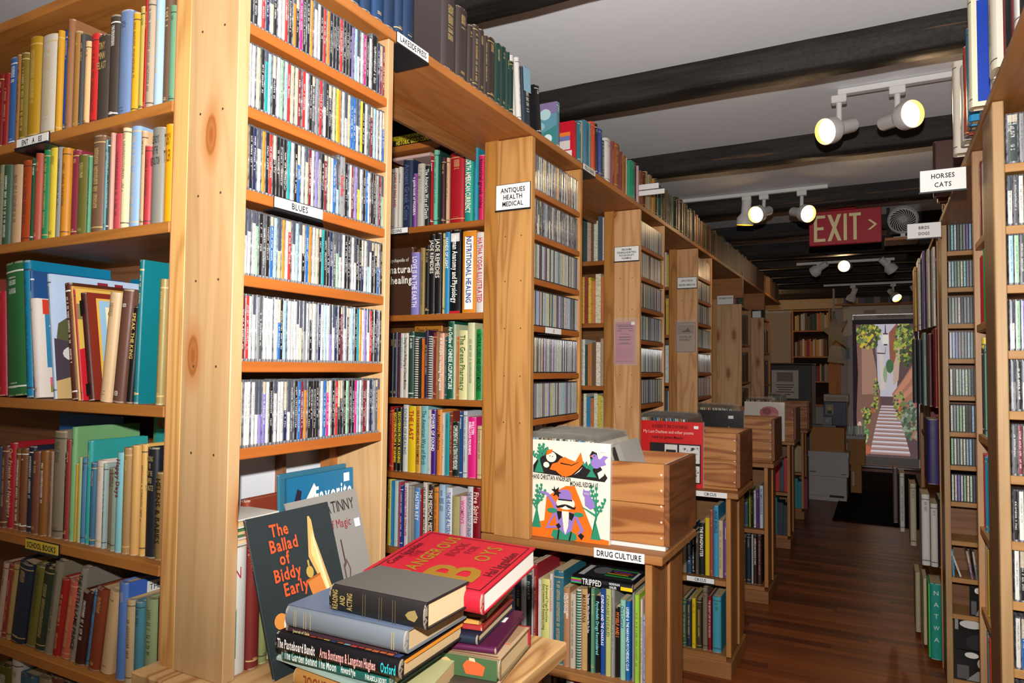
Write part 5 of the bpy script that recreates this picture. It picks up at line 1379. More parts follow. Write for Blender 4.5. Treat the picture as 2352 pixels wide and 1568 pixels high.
# everything small and far: one object
def far_books():
    mb = MB()
    def run(y0, y1, x, z, h, face, pal, tmin=.02, tmax=.04, d=.15):
        y = y0
        while y < y1:
            t = R_.uniform(tmin, tmax); hh = h * R_.uniform(.8, 1.0); c = tuple(v * R_.uniform(.8, 1.1) for v in srgb(R_.choice(pal)))
            if face == 'x': mb.box(x - d, x, y, y + t * .96, z, z + hh, c=c)
            else: mb.box(y, y + t * .96, x, x + d, z, z + hh, c=c)
            y += t
    dk = ['3a2c22', '4a3a28', '2a3a30', '6a2a2c', '7a5a34', '3a3a2c', '8a4a2c', '24322a', '8a7448', '5a6a8a', '9a6a3a', 'a04030']
    run(4.96, 8.5, XR - .008, 2.1905, .2, 'x', dk)
    for z in (1.62, 1.30, 1.0): run(5.985, 6.37, XR - .01, z, .26, 'x', ['4a2a20', '3a2c24', '6a3a28', '2c3a30', '8a7a60', '3a2a2a'])
    for z in (1.58, 1.26, .98): run(7.24, 7.62, XR - .01, z, .25, 'x', ['5a2024', '3a2c24', '6a2a28', '2c3a30', 'c8bca8'])
    lt = ['c8a888', '2a2a2c', '8a2a24', 'd8cfc0', '6a4a34', 'c87a3c', '3a4a5a', 'dcd6cc', 'a89a80', '24443a']
    for yb, zs in ((3.215, [1.93, 1.62, 1.31, 1.02]), (4.405, [1.93, 1.62, 1.31, 1.02])):
        for z in zs: run(-1.62, -1.20, yb + .028, z, .255, 'y', lt + ['e0dccc', '2f7ab0', 'd8b838', 'e8e4d8'], .014, .03)
    for z in (2.01, 1.62, 1.25): run(-1.13, -.68, 11.33, z, .27, 'y', lt + ['d87a30', 'e0b060', 'e8e0d4'], .018, .04)
    run(-.55, .5, 11.42, 2.402, .13, 'y', ['6a5a70', '2a2a30', '4a4a50', '8a8078', '3a2a24', '1f6a70', '4a6a80', '24303a', 'b8a078'], .07, .13, .05)
    for y, zs in ((5.86, (.44, .1)), (7.09, (.44, .1))):
        for k, z in enumerate(zs): run(-.84, -.655, y + .025, z, .29, 'y', ['e0d8b8', 'c0182c', 'b8a070', '3a4a5a'] if k == 0 else ['7a1838', '3a3a4a', '1f8aa0', '2a3a50'], .03, .05)
    for z in (1.8, 1.35, 1.0): run(4.75, 5.55, XA + .16, z, .28, 'x', lt)
    tag(mb.build('books', attr_material('far_book_covers', .55, 0, True)), 'many small dark books filling the farthest shelves', 'books', None, 'stuff')
far_books()
bk = make_book('hardback_book', 'red book standing over the TECHNOLOGY card', .12, .30, .03, '7a141c', (-1.165, 6.0, 1.9455), group='large books on the fifth bookcase end', style='blank')
make_book('hardback_book', 'dark green book beside the red one over the TECHNOLOGY card', .03, .28, .15, '20402f', (XR - .01, 6.05, 1.9455), (0, 0, math.pi / 2), group='large books on the fifth bookcase end', ink=.5)
make_book('hardback_book', 'olive green book beyond the dark green one', .05, .27, .15, '3a4a28', (XR - .01, 6.09, 1.9455), (0, 0, math.pi / 2), group='large books on the fifth bookcase end', ink=.5)
make_book('hardback_book', 'black green box book on the last bookcase end', .11, .24, .15, '14221c', (-1.125, 7.24, 1.9205), group='large books on the last bookcase end', style='blank')
# ------------------------------------------------------------------ loose books on the nearest counter
GP = 'loose books on the nearest counter'
ZL = .8385
def L(*a, **k): return lying('hardback_book' if k.get('rounded', True) else 'paperback_book', *a, group=GP, **k)
bA = L('tan book under the front pile, lettering upside down', -.715, .905, ZL, .185, .16, .030, 'c8924c', "CHESTER'S SCHOOL", '8a3a20', yaw=-1, face_down=True)
MB().box(-.0005, .0305, -.0007, .012, .174, .186).build('spine_end', flat('b83028', .5), bA)
bP = L('thin pale green book with a yellow edge in the front pile', -.735, .892, .869, .215, .17, .009, 'b8d0c4', yaw=-5, rounded=False)
bC = L('teal book with white spine lettering in the front pile', -.688, .905, .8795, .232, .17, .0285, '1c6e66', '', '', yaw=1.5)
y_ = -.0064
lettering('title', ['The Garden Behind The Moon'], flat('e4ece4', .4), bC, ((.004, y_, .225), (0, 0, -1), (1, 0, 0), (0, -1, 0)), .115, .021, 1, 'L', size=.02, sx=.75)
lettering('title', ['Howard Pyle'], flat('e4ece4', .4), bC, ((.006, y_, .10), (0, 0, -1), (1, 0, 0), (0, -1, 0)), .03, .016, 1, 'L', sx=.75)
lettering('title', ['PARABOLA BOOKS'], flat('e4ece4', .4), bC, ((.006, y_, .05), (0, 0, -1), (1, 0, 0), (0, -1, 0)), .042, .012, 1, 'L', sx=.75)
bD = L('black book with coloured spine lettering in the front pile', -.655, .884, .909, .256, .19, .0305, '18161a', yaw=2)
lettering('title', ['The Pasteboard Bandit'], flat('e8e0d8', .4), bD, ((.006, y_, .25), (0, 0, -1), (1, 0, 0), (0, -1, 0)), .082, .018, 1, 'L', size=.021, sx=.72)
lettering('title', ['Arna Bontemps & Langston Hughes'], flat('e8a8a0', .4), bD, ((.006, y_, .158), (0, 0, -1), (1, 0, 0), (0, -1, 0)), .112, .018, 1, 'L', size=.021, sx=.72)
lettering('title', ['Oxford'], flat('30c8d0', .4), bD, ((.006, y_, .036), (0, 0, -1), (1, 0, 0), (0, -1, 0)), .028, .018, 1, 'L', size=.021, sx=.72)
st = []
for k in range(15):
    st.append((R_.choice(['3a7a98', 'c86a3c', '5a9a6a', 'c8b050', '8a5a9a', '3a4a7a', '7ab0b0', 'c04848']), rect(.02 + .004 * (k % 3), .03 + .055 * k, .14, .03 + .055 * k + .048)))
faceart(bD, .0305, 0, .256, 0, .19, st)
MB().box(.0215, .0262, .012, .186, -.0002, .004).build('orange_flap', flat('dc8a2c', .5), bD)
bE = L('thin plum book between the black and grey blue ones', -.672, .892, .9402, .225, .17, .0075, '4a3038', 'Journal of Gala', 'c8c080', yaw=3, rounded=False)
bF = L('grey blue book with gilt bands in the front pile', -.648, .886, .9482, .247, .18, .0365, '7c848c', '', '', yaw=1)
for z in (.02, .024, .20, .205, .222, .226, .19): MB().box(.005, .032, -.0064, -.0061, z, z + .0012).build('gilt_band', flat('a89468', .35), bF)
faceart(bF, .0365, 0, .247, 0, .18, [('66748c', rect(.0, .0, 1, 1)), ('5f5a58', rect(.10, .22, .62, .70)), ('8a6a50', rect(.12, .24, .60, .50)), ('4a3a34', rect(.2, .4, .5, .66)), ('a88a68', ell(.3, .4, .08, .08))], 'cover_picture')
bG = L('small black worn book on top of the front pile', -.620, .897, .9855, .192, .125, .0425, '262322', '', '', yaw=0)
MB().box(.0428, .0432, .003, .124, .001, .191).build('worn_cloth', flat('5b5751', .8), bG)
lettering('title', ['READING', 'AND', 'ACTING'], flat('9a8550', .4), bG, ((.004, -.0064, .186), (1, 0, 0), (0, 0, 1), (0, -1, 0)), .034, .001, 1) if 0 else None
lettering('title', ['READING', 'AND', 'ACTING'], flat('a08a50', .4), bG, ((.006, -.0064, .14), (1, 0, 0), (0, 0, 1), (0, -1, 0)), .031, .046, 1, sx=.8)
for z in (.055, .06, .082, .087, .115, .12): MB().box(.003, .039, -.0064, -.0060, z, z + .0008).build('gilt_band', flat('5a5038', .4), bG)
MB().prism([(.012, .018), (.02, .012), (.03, .018), (.026, .03), (.02, .036), (.014, .03)], 'y', -.0065, -.006).build('gilt_emblem', flat('8a7648', .4), bG)
# second stack, under the red book
bH = L('floral dark paperback lying at the counter edge', -.585, 1.045, ZL, .16, .21, .011, '4a4238', yaw=9, rounded=False)
bI = L('small old book with an illustrated cover and red edges at the counter edge', -.585, 1.072, .8500, .135, .165, .036, '8a7a58', yaw=8)
faceart(bI, .036, 0, .135, 0, .165, [('b89a78', rect(0, 0, 1, 1)), ('8a6048', rect(.02, .05, .06, .95)), ('9a7a5a', rect(.45, .05, .98, .95)), ('4a4a5a', ell(.7, .45, .2, .22)), ('6a5a3a', ell(.6, .7, .14, .12)), ('c86a50', rect(.40, .05, .43, .95)), ('5a3a30', ell(.8, .7, .12, .1))])
MB().box(.0005, .0355, -.0068, -.0062, .004, .131).build('spine_picture', flat('3f5a38', .5), bI)
MB().prism([(.006, .03), (.022, .026), (.028, .04), (.03, .06), (.02, .068), (.006, .062)], 'y', -.0074, -.0069).build('spine_figure', flat('c8582c', .5), bI)
MB().prism([(.028, .044), (.034, .046), (.034, .056), (.028, .056)], 'y', -.0074, -.0069).build('spine_figure', flat('d8b08a', .5), bI)
MB().prism([(.008, .09), (.022, .086), (.03, .1), (.022, .118), (.01, .114)], 'y', -.0074, -.0069).build('spine_figure', flat('b89868', .5), bI)
MB().box(-.0006, .0366, .160, .166, -.0004, .1354).build('red_edge', flat('8a2028', .5), bI)
yb = 1.095
for (lab, xr, y, z, ln, d, th, hx, yaw, rd) in (
        ('purple book with a price sticker above the illustrated one', -.600, 1.085, .8868, .24, .19, .013, '58173f', 12, True), ('navy book with white pages in the back stack', -.632, 1.075, .9002, .24, .20, .0185, '20283c', 9, True),
        ('red and cream book in the back stack', -.632, 1.09, .919, .22, .18, .011, 'a83030', 10, True), ('orange paperback in the back stack', -.637, 1.085, .9304, .22, .18, .009, 'd09848', 11, False),
        ('brown paperback in the back stack', -.627, 1.095, .9398, .21, .18, .0105, '6a4224', 12, False), ('olive paperback in the back stack', -.632, 1.095, .9507, .21, .17, .009, '9a8c38', 12, False), ('tan paperback under the red book', -.615, 1.10, .9601, .21, .175, .022, 'c09a60', 13, False)):
    o = lying('hardback_book' if rd else 'paperback_book', lab, xr, y, z, ln, d, th, hx, yaw=yaw, rounded=rd, group=GP)
    if 'sticker' in lab: MB().box(th + .0001, th + .0005, .12, .145, .02, .04).build('price_sticker', WHT, o)
RB = L('large red book with black and gold lettering, tilted on the back stack', -.592, 1.022, .975, .243, .235, .038, 'c21a30', '', '', yaw=4, pitch=5.5, roll=2)
def on_top(lines, v0, v1, hx, bold, u0=.06, u1=.94, size=None):
    # cover lettering: lines run front to back (along the depth), head towards the left
    lettering('cover_title', lines, flat(hx, .45), RB, ((.0385, .235 * u0, .243 * v0), (0, 1, 0), (0, 0, 1), (1, 0, 0)), .235 * (u1 - u0), .243 * (v1 - v0), bold, sx=.85, size=size)
on_top(['Conn Iggulden'], .86, .95, '4a0c16', 1, .1, .8); on_top(['THE'], .77, .86, '7a1020', 1, .3, .65); on_top(['DANGEROUS'], .62, .78, '8a6a1c', 1); on_top(['BOOK'], .50, .62, '7a1020', 1, .45, .95); on_top(['FOR'], .40, .50, '7a1020', 1, .55, .92)
on_top(['B'], .16, .56, '8a641c', 1, .08, .45, .14); on_top(['OYS'], .20, .38, '8a641c', 1, .46, .94); on_top(['Hal Iggulden'], .05, .16, '4a0c16', 1, .2, .9)
mb = MB(); h_, d_ = .243, .235
for (y0, y1, z0, z1) in ((.008, .227, .232, .234), (.008, .227, .009, .011), (.008, .010, .009, .234), (.225, .227, .009, .234)): mb.box(.0382, .0386, y0, y1, z0, z1)
mb.build('cover_border', flat('3a0810', .45), RB)
MB().box(.003, .035, .0055, .2312, .0028, .2402).build('page_edge', flat('e6e0d4', .8), RB)
bY = L('pale yellow paperback sticking out under the teal book', -.636, .905, ZL, .075, .17, .036, 'd8d498', yaw=12, rounded=False)
bK = L('dark book with yellow leaves at the front of the counter', -.598, .93, ZL, .10, .11, .010, '3a3630', yaw=14, rounded=False)
faceart(bK, .010, 0, .10, 0, .11, [('8a8a58', leaf(.3, .3, 60, .3, .06)), ('c8c088', leaf(.5, .3, 110, .28, .05)), ('b8a848', leaf(.4, .6, 20, .3, .06))])
bM = L('cream pamphlet with a yellow tag near the counter edge', -.578, .975, ZL, .09, .10, .008, 'c8a878', yaw=14, rounded=False)
# picture books standing and leaning under the disc rack
def biddy(o, w, h, d):
    P = [('2b3234', rect(0, 0, 1, 1)), ('c8a060', [(.62, .66), (.70, .93), (.72, .93), (.74, .90), (.74, .78), (.86, .32), (.80, .30)]), ('d8c078', [(.66, .68), (.71, .84), (.71, .70), (.82, .34), (.79, .33)]), ('e0d8a8', [(.71, .74), (.725, .83), (.735, .73), (.80, .42), (.77, .40)]),
         ('c87a3c', [(.55, .50), (.72, .52), (.80, .26), (.64, .22)]), ('a85a28', [(.55, .50), (.72, .52), (.72, .535), (.55, .515)]), ('b89848', ell(.60, .56, .045, .04)), ('b89848', rect(.59, .60, .61, .64)),
         ('d08840', ell(.17, .32, .075, .05)), ('e8d8c8', ell(.24, .28, .05, .05)), ('e8dcd0', ell(.36, .31, .05, .035)), ('d8a898', [(.33, .33), (.33, .37), (.36, .34)]), ('d8a898', [(.39, .33), (.41, .36), (.41, .32)]), ('40504a', [(.05, .1), (.2, .2), (.12, .25)])]
    faceart(o, w, 0, h, 0, d, P)
    f = w + .0022
    for k, (t_, u0, v) in enumerate((('The', .22, .845), ('Ballad', .19, .745), ('of', .27, .655), ('Biddy', .18, .555), ('Early', .26, .455))):
        lettering('cover_title', [t_], flat('e0552c', .4), o, ((f, d * u0, h * v), (0, 1, 0), (0, 0, 1), (1, 0, 0)), d * .40, h * .085, 1, 'L', sx=.8, size=h * .115)
    lettering('cover_title', ['by Nancy Willard'], flat('b8b0a0', .4), o, ((f, d * .22, h * .04), (0, 1, 0), (0, 0, 1), (1, 0, 0)), d * .5, h * .05, 0, 'L', sx=.8)
make_book('picture_book', 'large dark picture book with orange lettering leaning behind the front pile', .007, .283, .205, '22292c', (-.946, .900, ZL), (0, 0, math.radians(-2)), 'THE BALLAD OF BIDDY EARLY', 'c04828', 'x', GP, lean=-18, cover_extra=biddy)
def tatinny(o, w, h, d):
    faceart(o, w, 0, h, 0, d, [('8a8680', rect(0, 0, 1, 1)), ('8a1a28', [(.2, .0), (.2, .12), (.45, .05), (.6, .0)]), ('4a3a38', [(.62, .66), (.64, .66), (.645, .5), (.625, .5)]), ('5a4a48', [(.60, .48), (.66, .52), (.70, .44), (.64, .30), (.60, .34)]), ('8a8680', [(.62, .46), (.66, .49), (.68, .44), (.64, .34), (.62, .36)]), ('4a3a38', [(.60, .32), (.66, .26), (.64, .22), (.60, .24)])])
    f = w + .0012
    lettering('cover_title', ['TATINNY'], flat('2a2624', .4), o, ((f, d * .30, h * .85), (0, 1, 0), (0, 0, 1), (1, 0, 0)), d * .62, h * .10, 0, 'R', sx=.7, size=h * .12)
    lettering('cover_title', ['Tale of Magic'], flat('8a1a30', .4), o, ((f, d * .10, h * .74), (0, 1, 0), (0, 0, 1), (1, 0, 0)), d * .72, h * .07, 0, 'R', sx=.75, size=h * .09)
    MB().box(w + .0008, w + .0013, d * .88, d * .96, h * .72, h * .78).build('price_sticker', WHT, o)
make_book('picture_book', 'grey picture book with black and red lettering leaning behind the dark one', .007, .29, .205, '8a8680', (-.968, 1.015, ZL), (0, 0, 0), '', '', 'blank', GP, lean=-16, cover_extra=tatinny)
def favorite(o, w, h, d):
    faceart(o, w, 0, h, 0, d, [('1f6a90', rect(0, 0, 1, 1)), ('d83a34', ell(.16, .66, .13, .10)), ('f0ece0', ell(.12, .68, .02, .015, 8)), ('f0ece0', ell(.2, .7, .02, .015, 8)), ('2a2230', [(.05, .76), (.14, .92), (.2, .9), (.16, .74)]), ('ecdcd4', [(.24, .70), (.26, .84), (.38, .94), (.42, .9), (.34, .8), (.30, .68)]), ('e8c030', ell(.34, .56, .14, .10)), ('d84a30', ell(.30, .58, .03, .025)), ('2f8a50', leaf(.9, .7, 80, .08, .02)), ('2f8a50', leaf(.88, .7, 120, .08, .02))])
    f = w + .0014
    lettering('cover_title', ['Favorite'], flat('f0ece0', .4), o, ((f, d * .38, h * .78), (0, 1, 0), (0, 0, 1), (1, 0, 0)), d * .58, h * .14, 1, 'L', sx=.7, size=h * .17)
    lettering('cover_title', ['Pl'], flat('f0ece0', .4), o, ((f, d * .48, h * .60), (0, 1, 0), (0, 0, 1), (1, 0, 0)), d * .3, h * .14, 1, 'L', sx=.7, size=h * .17)
    MB().box(w + .0010, w + .0014, d * .84, d * .93, h * .91, h * .97).build('price_sticker', WHT, o)
make_book('picture_book', 'blue picture book with white script lettering standing under the disc rack', .006, .318, .205, '1f5a78', (-1.082, 1.065, ZL), (0, 0, 0), '', '', 'blank', GP, lean=-3, cover_extra=favorite)
make_book('picture_book', 'scuffed blue picture book behind the one with white script', .006, .327, .205, '3a7890', (-1.094, 1.055, ZL), (0, 0, 0), '', '', 'blank', GP, lean=-3)
ot = make_book('hardback_book', 'red brown book standing behind the blue picture books', .024, .285, .16, '8a3a24', (-1.135, .985, ZL), (0, 0, 0), 'OTTO', 'a89068', '', GP)
nn = make_book('picture_book', 'white picture book with a red letter next to the pine post', .030, .225, .17, 'dcdad2', (XR - .012, .876, ZL), (0, 0, math.pi / 2), '', '', 'blank', GP, rounded=False)
lettering('title', ['N'], flat('b02030', .4), nn, ((.001, -.0008, .165), (1, 0, 0), (0, 0, 1), (0, -1, 0)), .014, .03, 0)
MB().prism([(.002, .03), (.014, .03), (.014, .1), (.008, .12), (.002, .1)], 'y', -.0008, -.0004).build('cover_picture', flat('6a8a78', .5), nn)
make_book('hardback_book', 'worn dark red book beside the white picture book', .026, .222, .16, '7c2a26', (XR - .010, .908, ZL), (0, 0, math.pi / 2), '', '', '', GP, ink=.5)
make_book('hardback_book', 'olive green book beside the worn dark red one', .020, .205, .15, '8a9258', (XR - .012, .936, ZL), (0, 0, math.pi / 2), '', '', '', GP, ink=.1)
make_book('paperback_book', 'cream and yellow book behind the leaning dark picture book', .028, .20, .15, 'd8d0a8', (XR - .014, .959, ZL), (0, 0, math.pi / 2), '', '', 'blank', GP, rounded=False)
for k, (hx, z, th) in enumerate((('d8d0c0', 1.066, .014), ('4a7a48', 1.0815, .012), ('e0dcd0', 1.095, .016))):
    make_book('hardback_book', ['cream book lying on the upright books by the pine post', 'green book lying between two cream ones by the pine post', 'white book topmost of three lying by the pine post'][k], th, .14, .1, hx, (XR - .135, .874, z), Matrix(((0, 0, 1), (1, 0, 0), (0, 1, 0))).to_euler(), style='blank', group=GP) if 0 else lying('hardback_book', ['cream book lying on the upright books by the pine post', 'green book lying between two cream ones by the pine post', 'white book topmost of three lying by the pine post'][k], XR - .012 - .004 * k, .876, z, .13, .11, th, hx, group=GP)
# white board behind the gap under the disc rack
tag(MB().box(-1.20, -1.19, .875, 1.272, .8385, 1.222).build('white_board', flat('cfd0d4', .6)), 'white board closing the gap under the nearest disc rack', 'board')
tag(MB().box(-1.17, -1.142, 1.245, 1.272, .8385, 1.22).build('corner_post', wood('z', 'a86a34', '7a4820', .2)), 'brown corner post beside the white board', 'post')
# ------------------------------------------------------------------ track lights
M_WHITE = flat('d2d0cc', .45, .4); M_OFF = flat('b4b0aa', .5)
LENS = NT('lit_lamp_glass').set((1, .9, .7), .3, emit=(1.0, .80, .46), estr=9.0); LENS_OFF = flat('8a8680', .3)
GOLD = NT('reflector_gold').set(srgb('e09a20'), .35, .6, emit=srgb('c87808'), estr=.2)  # faint emission painted in for bulb light caught by the ring
def track(label, y, x0, x1, heads, zr=2.585):
    t = Thing('track_light', label, 'track light', ((x0 + x1) / 2, y, zr), 'ceiling track lights')
    t.box('rail', x0, x1, y - .017, y + .017, zr - .012, zr + .012, M_WHITE, .002)
    for (px, py, pz, d, on, e) in heads:
        d = Vector(d).normalized(); p = Vector((px, py, pz)); o = Vector(t.loc); q = p - d * .10
        jx = q.x + d.x * .03; jy = y
        hd_ = MB(t.loc).lathe([(.0, -.002), (.028, 0), (.031, .006), (.031, .085), (.034, .092), (.052, .115), (.056, .122), (.056, .165), (.0545, .166), (.053, .125), (.0, .122)], tuple(q - d * .055), tuple(d), 28, cap=False).build('spotlight', M_WHITE, t.root, smooth=45)
        MB(t.loc).box(jx - .03, jx + .03, jy - .02, jy + .02, zr - .045, zr - .0125, bev=.003).lathe([(.0115, 0), (.0115, zr - .045 - q.z + .005)], (jx, (jy + q.y) / 2, q.z - .005), (0, (jy - q.y) * .5, zr - .045 - q.z), 12).build('lamp_stem', M_WHITE, hd_)
        MB(t.loc).lathe([(.0, -.002), (.025, -.004), (.050, -.014)], tuple(p + d * .006), tuple(d), 28, cap=False).build('bulb', LENS if on else LENS_OFF, hd_, smooth=60)
        if on:
            s = MB(t.loc).lathe([(.0552, .010), (.0535, .011), (.0500, -.012)], tuple(p), tuple(d), 28, cap=False).build('reflector_ring', GOLD, hd_, smooth=60)
            lamp('spot_lamp', 'SPOT', tuple(p + d * .02), e, (1.0, .66, .34), .045, tuple(p + d), 105, .7)
track('white track of two lit spotlights nearest the camera', 3.24, -.145, .62, [(-.185, 3.17, 2.405, (-.62, -.70, -.30), 1, 7), (.122, 3.15, 2.42, (.62, -.75, -.10), 1, 7)])
track('white track of three spotlights left of the EXIT sign', 4.86, -1.24, -.28, [(-.79, 4.83, 2.385, (-.10, .10, -1), 1, 5), (-.70, 4.72, 2.415, (-.40, -.85, -.30), 1, 3), (-.392, 4.72, 2.39, (.62, -.70, -.28), 1, 7)])
track('white track of three spotlights beyond the EXIT sign', 7.42, -.72, .14, [(-.56, 7.45, 2.38, (-.6, .35, -.35), 1, 6), (-.285, 7.3, 2.40, (-.25, -1, -.12), 1, 6), (.12, 7.45, 2.36, (.55, .3, -.6), 1, 6)], 2.46)
track('white track of three spotlights before the front door', 9.4, -.6, .5, [(-.30, 9.45, 2.28, (-.35, .3, -.8), 1, 5), (.19, 9.3, 2.27, (.45, -.62, -.62), 1, 6), (.42, 9.4, 2.28, (.4, .2, -.8), 1, 4)], 2.46)
tag(lamp('spot_lamp', 'POINT', (-1.35, 9.9, 2.3), 9, (1, .62, .3), .04), None)  # bare warm point light, no lamp head modelled around it
# round fan on its shelf
t = Thing('shelf_board', 'small pine shelf under the round fan', 'shelf', (.2, 5.66, 2.32)); t.box('board', .045, .255, 5.56, 5.80, 2.325, 2.345, DX)
t.box('bracket', .06, .08, 5.75, 5.80, 2.345, 2.60, M_BEAM)
f = Thing('fan', 'round white fan with spiral grille beside the EXIT sign', 'fan', (.16, 5.66, 2.346))
c = (.16, 5.60, 2.475)
f.mb().lathe([(.088, 0), (.094, .01), (.094, .055), (.07, .075), (.03, .085)], c, (0, 1, 0), 36, cap=False).build('housing', M_WHITE, f.root, smooth=45)
f.mb().lathe([(.094, -.002), (.098, .004), (.094, .012), (.086, .012), (.086, -.002)], c, (0, 1, 0), 36, cap=False).build('front_ring', M_WHITE, f.root, smooth=45)
f.mb().lathe([(.016, -.004), (.014, -.007), (.0, -.008)], c, (0, 1, 0), 20, cap=False).build('hub', flat('9a9a98', .3), f.root)
mb = f.mb()
for k in range(22):
    a0 = 2 * math.pi * k / 22; pts = []
    for j in range(7):
        r = .014 + .074 * j / 6; a = a0 + 1.1 * (j / 6); pts.append((c[0] + r * math.cos(a), c[1], c[2] + r * math.sin(a)))
    mb.tube(pts, .0019, 5)
mb.build('grille', M_WHITE, f.root)
f.mb().lathe([(.02, .05), (.082, .052)], c, (0, 1, 0), 30, cap=False).build('dark_interior', flat('2a2a2c', .6), f.root)
f.box('foot', .10, .22, 5.60, 5.70, 2.346, 2.356, M_WHITE); f.box('neck', .145, .175, 5.64, 5.67, 2.356, 2.40, M_WHITE)
# ------------------------------------------------------------------ front of the shop
tag(MB().box(-.40, .42, 7.2, 10.9, .0005, .012, bev=.003).build('door_mat', flat('15110e', .95, .05)), 'long black mat on the floor before the front door', 'mat')
CARD = flat('a87a4c', .8, .1); BOXW = flat('b4b0ae', .7, .15)
def carton(name, label, x0, x1, y, dep, z0, z1, body, lid=None, lidh=.06, group='boxes stacked by the front door', hand=True):
    t = Thing(name, label, 'box', ((x0 + x1) / 2, y + dep / 2, z0), group)
    t.box('body', x0, x1, y, y + dep, z0, z1 - (.002 if lid else 0), body, .002)
    if lid: t.box('lid', x0 - .006, x1 + .006, y - .006, y + dep + .006, z1 - lidh, z1, lid, .002)
    if hand: t.box('handle_hole', (x0 + x1) / 2 - .035, (x0 + x1) / 2 + .035, y - .0015, y, (z0 + z1) / 2 + .01, (z0 + z1) / 2 + .035, flat('5a4636', .8))
    return t
b = carton('storage_box', 'white lidded storage box lowest in the stack by the aisle', -.69, -.318, 8.25, .33, .001, .262, BOXW, None, hand=False)
b.box('bottom_flap', -.6905, -.3175, 8.2485, 8.25, .05, .053, flat('6a6a70', .6)); b.box('printed_oval', -.485, -.345, 8.2483, 8.25, .042, .066, flat('1a1a1c', .5))
b = carton('storage_box', 'white lidded storage box in the middle of the stack', -.69, -.30, 8.25, .33, .264, .528, BOXW, BOXW, hand=False)
b.box('printed_mark', -.68, -.62, 8.2485, 8.25, .30, .312, flat('4a4a50', .5)); b.box('printed_mark', -.375, -.325, 8.2485, 8.25, .29, .298, flat('4a4a50', .5))
carton('cardboard_box', 'brown cardboard box on top of the white storage boxes', -.68, -.335, 8.25, .33, .5285, .79, CARD, hand=False)
carton('cardboard_box', 'brown cardboard box standing before the door', -.30, -.19, 8.9, .35, .001, .33, CARD, hand=False).box('white_label', -.285, -.262, 8.8985, 8.9, .09, .25, BOXW)
carton('cardboard_box', 'upper brown cardboard box before the door', -.33, -.15, 8.9, .35, .3305, .62, CARD, hand=False)
t = Thing('disc_tray', 'white tray of shiny discs on the brown boxes', 'tray', (-.24, 9.0, .621)); t.box('tray', -.34, -.14, 8.9, 9.2, .621, .66, BOXW)
for k in range(6): t.box('disc_case', -.335 + k * .03, -.31 + k * .03, 8.93, 9.05, .6605, .77, flat(R_.choice(['b8b8c0', '5a5a60', '8a8a98']), .2, .6, .8))
# desk and the things on it
dk = Thing('desk_cabinet', 'dark brown cabinet with a framed notice behind the record crates', 'cabinet', (-.95, 9.0, 0))
dk.box('body', -1.25, -.70, 8.82, 9.4, 0, 1.47, flat('2c1c15', .45), .006); dk.box('top', -1.26, -.69, 8.80, 9.42, 1.471, 1.49, flat('221510', .4), .004)
o = tag(MB().box(-1.14, -.84, 8.794, 8.80, 1.07, 1.42, bev=.001).build('framed_notice', flat('b4aca0', .5)), 'framed pale notice with a small picture on the dark cabinet', 'notice')
MB().box(-1.08, -.90, 8.7925, 8.7938, 1.27, 1.38).build('picture', flat('7a746c', .6), o)
mb = MB()
for k, wd in enumerate((.2, .18, .14, .2, .12)): mb.box(-.99 - wd / 2, -.99 + wd / 2, 8.7925, 8.7938, 1.225 - .028 * k, 1.235 - .028 * k)
mb.build('printed_lines', flat('4a443e', .6), o); MB().box(-1.14, -.84, 8.7926, 8.7938, 1.405, 1.42).build('frame_rail', flat('2a1a14', .4), o)
o = tag(MB().box(-.55, -.32, 8.45, 8.75, .795, 1.06, bev=.004).build('storage_tin', flat('1c2448', .4)), 'dark blue box with a small portrait on the brown carton', 'box')
MB().box(-.53, -.45, 8.4485, 8.4499, .92, 1.03).build('portrait', flat('8a8a60', .5), o); MB().lathe([(.0, 0), (.018, .0003)], (-.49, 8.4475, .985), (0, -1, 0), 14).build('portrait_face', flat('c09878', .5), o); MB().box(-.512, -.468, 8.447, 8.4484, .925, .96).build('portrait_coat', flat('2a2a2a', .5), o)
o = tag(MB().box(-.55, -.30, 8.47, 8.75, 1.062, 1.14, bev=.004).build('paper_tray', flat('b0a494', .6)), 'pale paper tray on the dark blue box', 'tray')
MB().box(-.53, -.32, 8.467, 8.4695, 1.075, 1.11).build('drawer_front', flat('9a8e80', .6), o)
o = tag(MB().box(-.66, -.42, 8.27, 8.43, .7905, .81).box(-.55, -.46, 8.3, 8.4, .8101, .90).build('till_roll_stand', flat('14141a', .3, .5)), 'small black machine on the brown carton', 'machine')
MB().box(-.52, -.49, 8.297, 8.2995, .84, .88).build('screen', flat('8a90a0', .2), o)
# far bookcase, board, star and papers
t = Thing('bookcase', 'far bookcase of paperbacks on the end wall', 'bookcase', (-.9, 11.4, 0))
for x in (-1.17, -.66): t.box('side_panel', x, x + .025, 11.28, 11.58, 0, 2.34, wood('z', 'b87a40', '8a5424', .2))
t.box('end_board', -.66, -.50, 11.24, 11.279, 0, 2.0, wood('z', 'b87838', '8a5424', .2))
for z in (2.32, 2.01, 1.62, 1.25, .9): t.box('shelf', -1.145, -.66, 11.28, 11.57, z - .022, z, wood('x', 'b87a40', '8a5424', .2))
t.box('back_panel', -1.145, -.66, 11.57, 11.58, .9, 2.3, flat('3a281c', .8), 0)
tag(MB().box(-1.55, -.48, 11.45, 11.59, 2.345, 2.55, bev=.004).build('notice_board', flat('d4b890', .7)), 'cream panel above the far bookcase', 'panel')
tag(MB().box(-1.72, -1.2, 11.5, 11.59, 1.0, 2.3, bev=.004).build('wall_panel', flat('b8a896', .7)), 'pale panel on the end wall beside the far bookcase', 'panel')
